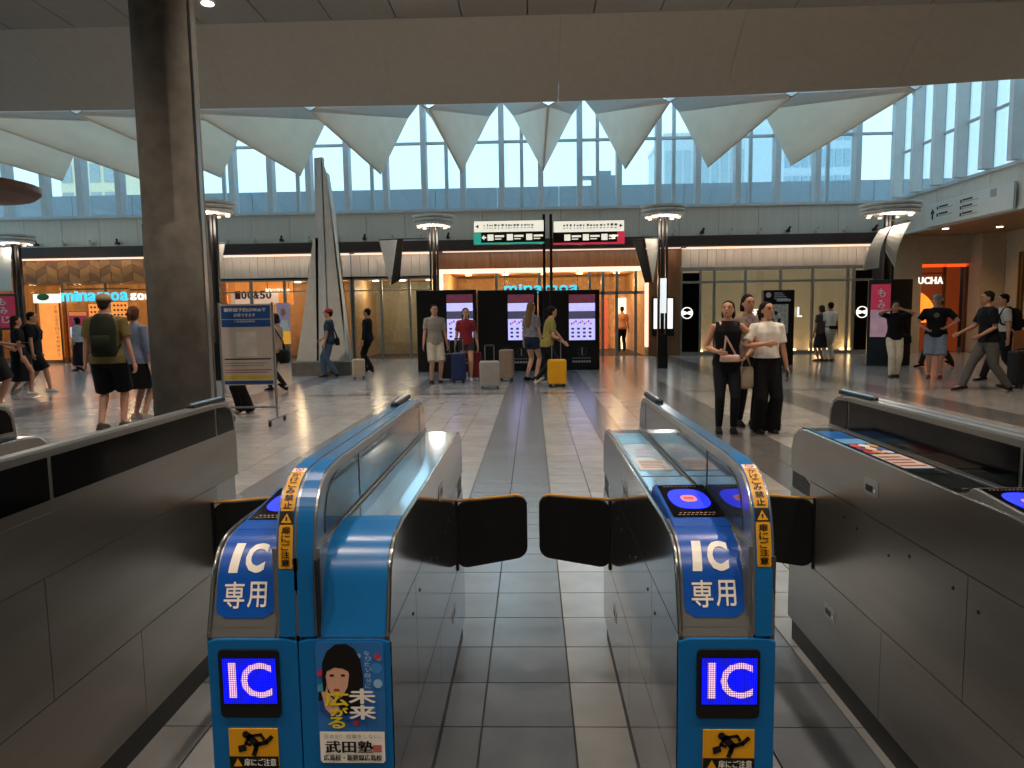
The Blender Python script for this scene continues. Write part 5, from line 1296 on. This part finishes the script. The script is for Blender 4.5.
def P(lab, px, py, face, **k):
    g = G(px, py); return person(lab, g.x, g.y, face, **k)
# left group
r = P('person in dark tee and shorts looking at a phone at the left edge', -1, 408, 300, h=1.74, top=('tee','1b1b1e'), bottom=('shorts','1d1c1f'), shoe='cfc9c0', hands=((.12,.30,1.05),(-.20,.16,1.0)), look=(0,-20))
q = r[1]; a = r[3][0][2]+Vector((-.02, .12, .03)); t = thing('phone', 'dark phone held by the person at the left edge', 'phone', tuple(q(a))); MB().box(-.036, .036, -.075, .075, -.005, .005).xf(lambda v: q(a+v)).build('phone_body', M_black, t, bevel=.004)
P('person with long brown hair in a long black dress at left', 22, 395, 310, h=1.58, fem=True, top=('tee','131214'), bottom=('skirt','131214',.30), shoe='d8d2ca', hair=('long','2a1812'), feet=walk(.16,.02))
r = P('person in navy shirt and shorts walking with a dark backpack at left', 38, 392, 290, h=1.66, top=('tee','15171d'), bottom=('shorts','16161a'), shoe='cfc8be', feet=walk(.26,.05), hair=('short','0e0b0b'))
backpack('dark backpack on the walking person at left', r[1], r[2], '17181c')
P('person in white patterned top and dark long skirt far by the cafe', 80, 371, 95, h=1.58, fem=True, top=('three','b9b9bd',.92,1), bottom=('skirt','2a1d1e',.18), shoe='1b1718', hair=('bob','15100f'), feet=walk(.14,.02))
r = P('person in olive tee, tan cap and black shorts standing by the column', 113, 428, 10, h=1.80, w=1.12, near=True, skin=1, top=('tee','75683f'), bottom=('shorts','0e0e14'), shoe='4a4440', hair=('short','3a2a1e'), hat=('cap','a08c74'), feet=((.11,.06,0),(-.11,-.06,0)), hands=((.30,.02,.82),(-.30,.05,.80)))
backpack('dark green backpack on the person in the tan cap', r[1], r[2], '23281f', side=.045, sz=(.155,.10,.27))
P('person in blue grey shirt and black skirt half hidden by the column', 141, 418, -20, h=1.66, fem=True, near=True, skin=1, top=('three','6f7d96'), bottom=('skirt','0c0b0e',.46), shoe='b8aca0', hair=('pony','5a3a26'), look=(20,0))
P('person in wide black trousers standing behind the notice board', 246, 413, 150, h=1.50, fem=True, top=('tee','4a4038'), bottom=('wide','0c0c0e'), shoe='c0b4a2', hair=('bob','1a1210'))
r = P('person in tan top and black boots walking behind the notice board', 278, 391, 75, h=1.55, fem=True, top=('tee','a08c78'), bottom=('slim','121114'), shoe='100f10', hair=('bob','1c1412'), feet=walk(.26,.05))
g = G(287, 391); q = r[1]
soft_bag('big black shoulder bag beside the notice board', '0e0d0e', q, (-.02,-.22,.92), (.17,.09,.30), [(-.02,-.20,1.10),(-.14,-.06,1.42)])
r = P('person in red cap, dark plaid shirt and jeans by the sails', 331, 377, 98, h=1.66, top=('tee','2f3b46',.84,1), bottom=('trousers','4a5a70'), shoe='2c2a2c', hair=('short','14100e'), hat=('cap','a3202e'), feet=walk(.16,.03), hands=((.20,.22,.95),(-.24,.10,.85)))
soft_bag('small black crossbody bag on the person in red cap', '121114', r[1], (-.05,-.20,1.0), (.10,.06,.20), [(-.02,-.10,1.3),(.10,.0,1.43)])
P('person in dark clothes beside the cream suitcase right of the sails', 369, 372, 80, h=1.68, top=('long','1b1b1f'), bottom=('trousers','141416'), shoe='101012', feet=walk(.14,.02))
suitcase('cream suitcase standing right of the sail sculpture', G(359, 379), .3, 'b5a48e', (.30,.22,.42), 0, False)
P('person in pale shorts standing left of the dark suitcases', 436, 383, 200, h=1.70, skin=1, top=('tee','8f8a80'), bottom=('shorts','b8b0a2'), shoe='1a1718')
P('person standing among the suitcases in red top and white shoes', 467, 381, 190, h=1.62, fem=True, skin=3, top=('tee','8f3038'), bottom=('brief','3a3a44'), shoe='c8bdb8', hair=('long','3a2418'))
suitcase('black soft suitcase beside the pale shorts', G(446, 381), .1, '14151c', (.30,.22,.56), .3, False)
suitcase('navy suitcase with pale scuffs between black and red ones', G(459, 383), -.1, '1c2b58', (.30,.22,.60), .3)
suitcase('dark red suitcase between navy and silver ones', G(475, 380), .15, '7d1c26', (.30,.20,.58), .3, False)
suitcase('silver grey ribbed suitcase in front of the row', G(490, 389), .05, '8f8d8b', (.40,.24,.50), .30)
suitcase('beige tall suitcase at the right end of the row', G(507, 381), -.1, '8f7c6a', (.32,.22,.64), .0)
P('person with long fair hair, patterned top and denim shorts by display wall', 532, 380, -40, h=1.72, fem=True, skin=3, top=('tee','8d8c92',.95,1), bottom=('brief','2c3448'), shoe='1c1a1c', hair=('longer','8a6844'), feet=((.09,.04,0),(-.09,-.08,0)))
r = P('person in mustard top and dark trousers gripping the yellow suitcase', 547, 386, -80, h=1.62, fem=True, skin=1, top=('tee','8f8448'), bottom=('slim','17161b'), shoe='b9b4ae', hair=('pony','1a1110'), lean=10, feet=walk(.22,.06), hands=((.16,.30,1.0),(-.18,.42,.98)))
suitcase('bright yellow suitcase with raised silver handle', G(557, 387), .1, 'd49a10', (.37,.23,.50), .40)
P('person in tan tee and dark trousers inside the lit entrance', 622, 351, 5, h=1.72, skin=2, top=('tee','b08468'), bottom=('trousers','15141a'), shoe='151416')
# trio in front
r = P('person in black sleeveless top and dark jeans with tilted head by the right gate', 726, 432, 170, h=1.58, fem=True, near=True, skin=0, top=('sleeveless','0c0c0f',.86), bottom=('slim','14151c'), shoe='1d1a1a', hair=('bob','1c1210'), look=(-15,12), hands=((.13,.20,1.06),(-.24,.14,1.02,-1,-.4,0)), elbow=(.6,-.8,0))
q = r[1]
soft_bag('pale pink crossbody pouch on the person in black', 'c4a49a', q, (-.02,.18,1.02), (.13,.035,.09), [(.03,.13,1.25),(.10,.05,1.44)])
soft_bag('beige cloth tote hanging at the side of the person in black', '9a8b76', q, (-.23,.06,.86), (.10,.05,.28), [(-.21,.02,1.10),(-.17,.0,1.42)], name='tote_bag')
P('person mostly hidden between the two friends, dark hair', 746, 425, 180, h=1.66, fem=True, near=True, skin=0, top=('tee','7a6a62',.9,1), bottom=('slim','101014'), shoe='141416', hair=('bob','120c0c'), look=(10,0))
r = P('person in white tee and flared black trousers holding a phone', 765, 432, 178, h=1.56, fem=True, near=True, skin=0, top=('tee','e8e0d4',.98), bottom=('wide','0b0a0d'), shoe='17130f', hair=('pony','1c110d'), look=(22,8), tuck=True, hands=((.08,.20,1.17,1,-.5,-.3),(-.25,.06,.80)))
q = r[1]; a = r[3][1][2]+Vector((.0, .03, -.10)); t = thing('phone', 'phone held low by the person in the white tee', 'phone', tuple(q(a))); MB().box(-.006, .006, -.036, .036, -.07, .07).xf(lambda v: q(a+v)).build('phone_body', mat('phone_teal', '31484c', .3), t, bevel=.004)
# couple by the boutique
r = P('person in white tee and white trousers with black waist bag, back turned', 829, 361, 10, h=1.68, top=('tee','efe6d6'), bottom=('trousers','e2d6c2'), shoe='5a4038', hair=('short','100c0c'))
q = r[1]; t = thing('waist_bag', 'black waist bag on the person in white', 'bag', tuple(q((0,-.16,.96)))); MB().rings([(.93,.10,.045,-.17),(.96,.14,.055,-.17),(1.01,.13,.05,-.165),(1.03,.10,.03,-.16)], 16).xf(q).build('bag_body', cloth('101010'), t, smooth=True)
strap(t, [q((.19*math.cos(a), .145*math.sin(a), 1.0)) for a in [2*math.pi*i/16 for i in range(17)]], cloth('101010'), (.014,.006), (0,0,1))
P('person in grey brown clothes close beside the one in white', 820, 361, 30, h=1.60, fem=True, top=('tee','4f4640'), bottom=('skirt','2a2422',.42), shoe='5a3a34', hair=('bob','3a2a24'))
# right group
P('person in black tee and cream trousers with both hands raised to the face', 893, 377, 165, h=1.62, fem=True, skin=0, top=('tee','141416'), bottom=('trousers','e0d4c0'), shoe='221c1a', hair=('bob','1a1210'), hands=((.12,.16,1.52,1,.2,-.2),(-.12,.16,1.52,-1,.2,-.2)), feet=((.06,.06,0),(-.08,-.06,0)))
g = G(903, 377); 
r = P('person in grey cap, black printed tee and blue grey shorts', 934, 378, 150, h=1.74, w=1.08, skin=1, top=('tee','15161a'), bottom=('shorts','8490a2'), shoe='6a1c20', hair=('short','2a1c16'), hat=('cap','8f8a84'), hands=((.18,.20,1.02),(-.20,.18,1.06,-1,-.4,0)), elbow=(.8,-.6,0))
q = r[1]; MB().rings([(1.24,.012,.004,.152),(1.27,.05,.006,.154),(1.31,.05,.006,.152),(1.34,.02,.004,.148)], 12).xf(lambda v: q(r[2](v))).build('shirt_print', cloth('6a6f58'), r[0])
P('person in pale cap walking behind the one in grey cap', 936, 367, 90, h=1.72, skin=1, top=('tee','26282c'), bottom=('trousers','2c2724'), shoe='1a1714', hair=('short','4a3a2c'), hat=('cap','b9b2a6'), feet=walk(.34,.04))
P('person in black polo and grey trousers striding left past the gates', 986, 391, 82, h=1.74, w=1.06, near=True, skin=2, top=('polo','111217'), bottom=('trousers','55534f'), shoe='1d1c1e', hair=('short','1a1210'), feet=((.09,.36,0,10),(-.09,-.30,.03,-20)), hands=((.20,.36,1.02),(-.22,.22,.98)), lean=4)
r = P('person in white shirt and dark trousers with black backpack at right edge', 1002, 381, 78, h=1.72, near=False, skin=0, top=('tee','bdb9b4',.98), bottom=('trousers','17181e'), shoe='1b1a1c', hair=('short','14100e'), feet=((.09,.32,0,8),(-.09,-.26,.03,-25)), tuck=True, lean=4)
backpack('black backpack on the person in white shirt at right edge', r[1], r[2], '141417')
suitcase('black upright suitcase at the right edge behind the striding person', G(1019, 388), .2, '131316', (.36,.24,.62), .0, False)
soft_bag('black shoulder bag beside the cream trousers', '131214', lambda v: Vector((g.x, g.y, 0))+Vector(v), (.0,.02,.92), (.16,.08,.20), [(-.05,.05,1.25),(-.2,.05,1.38)])
# ------------------------------------------------------------------ done
bpy.data.scenes.remove(WORK)
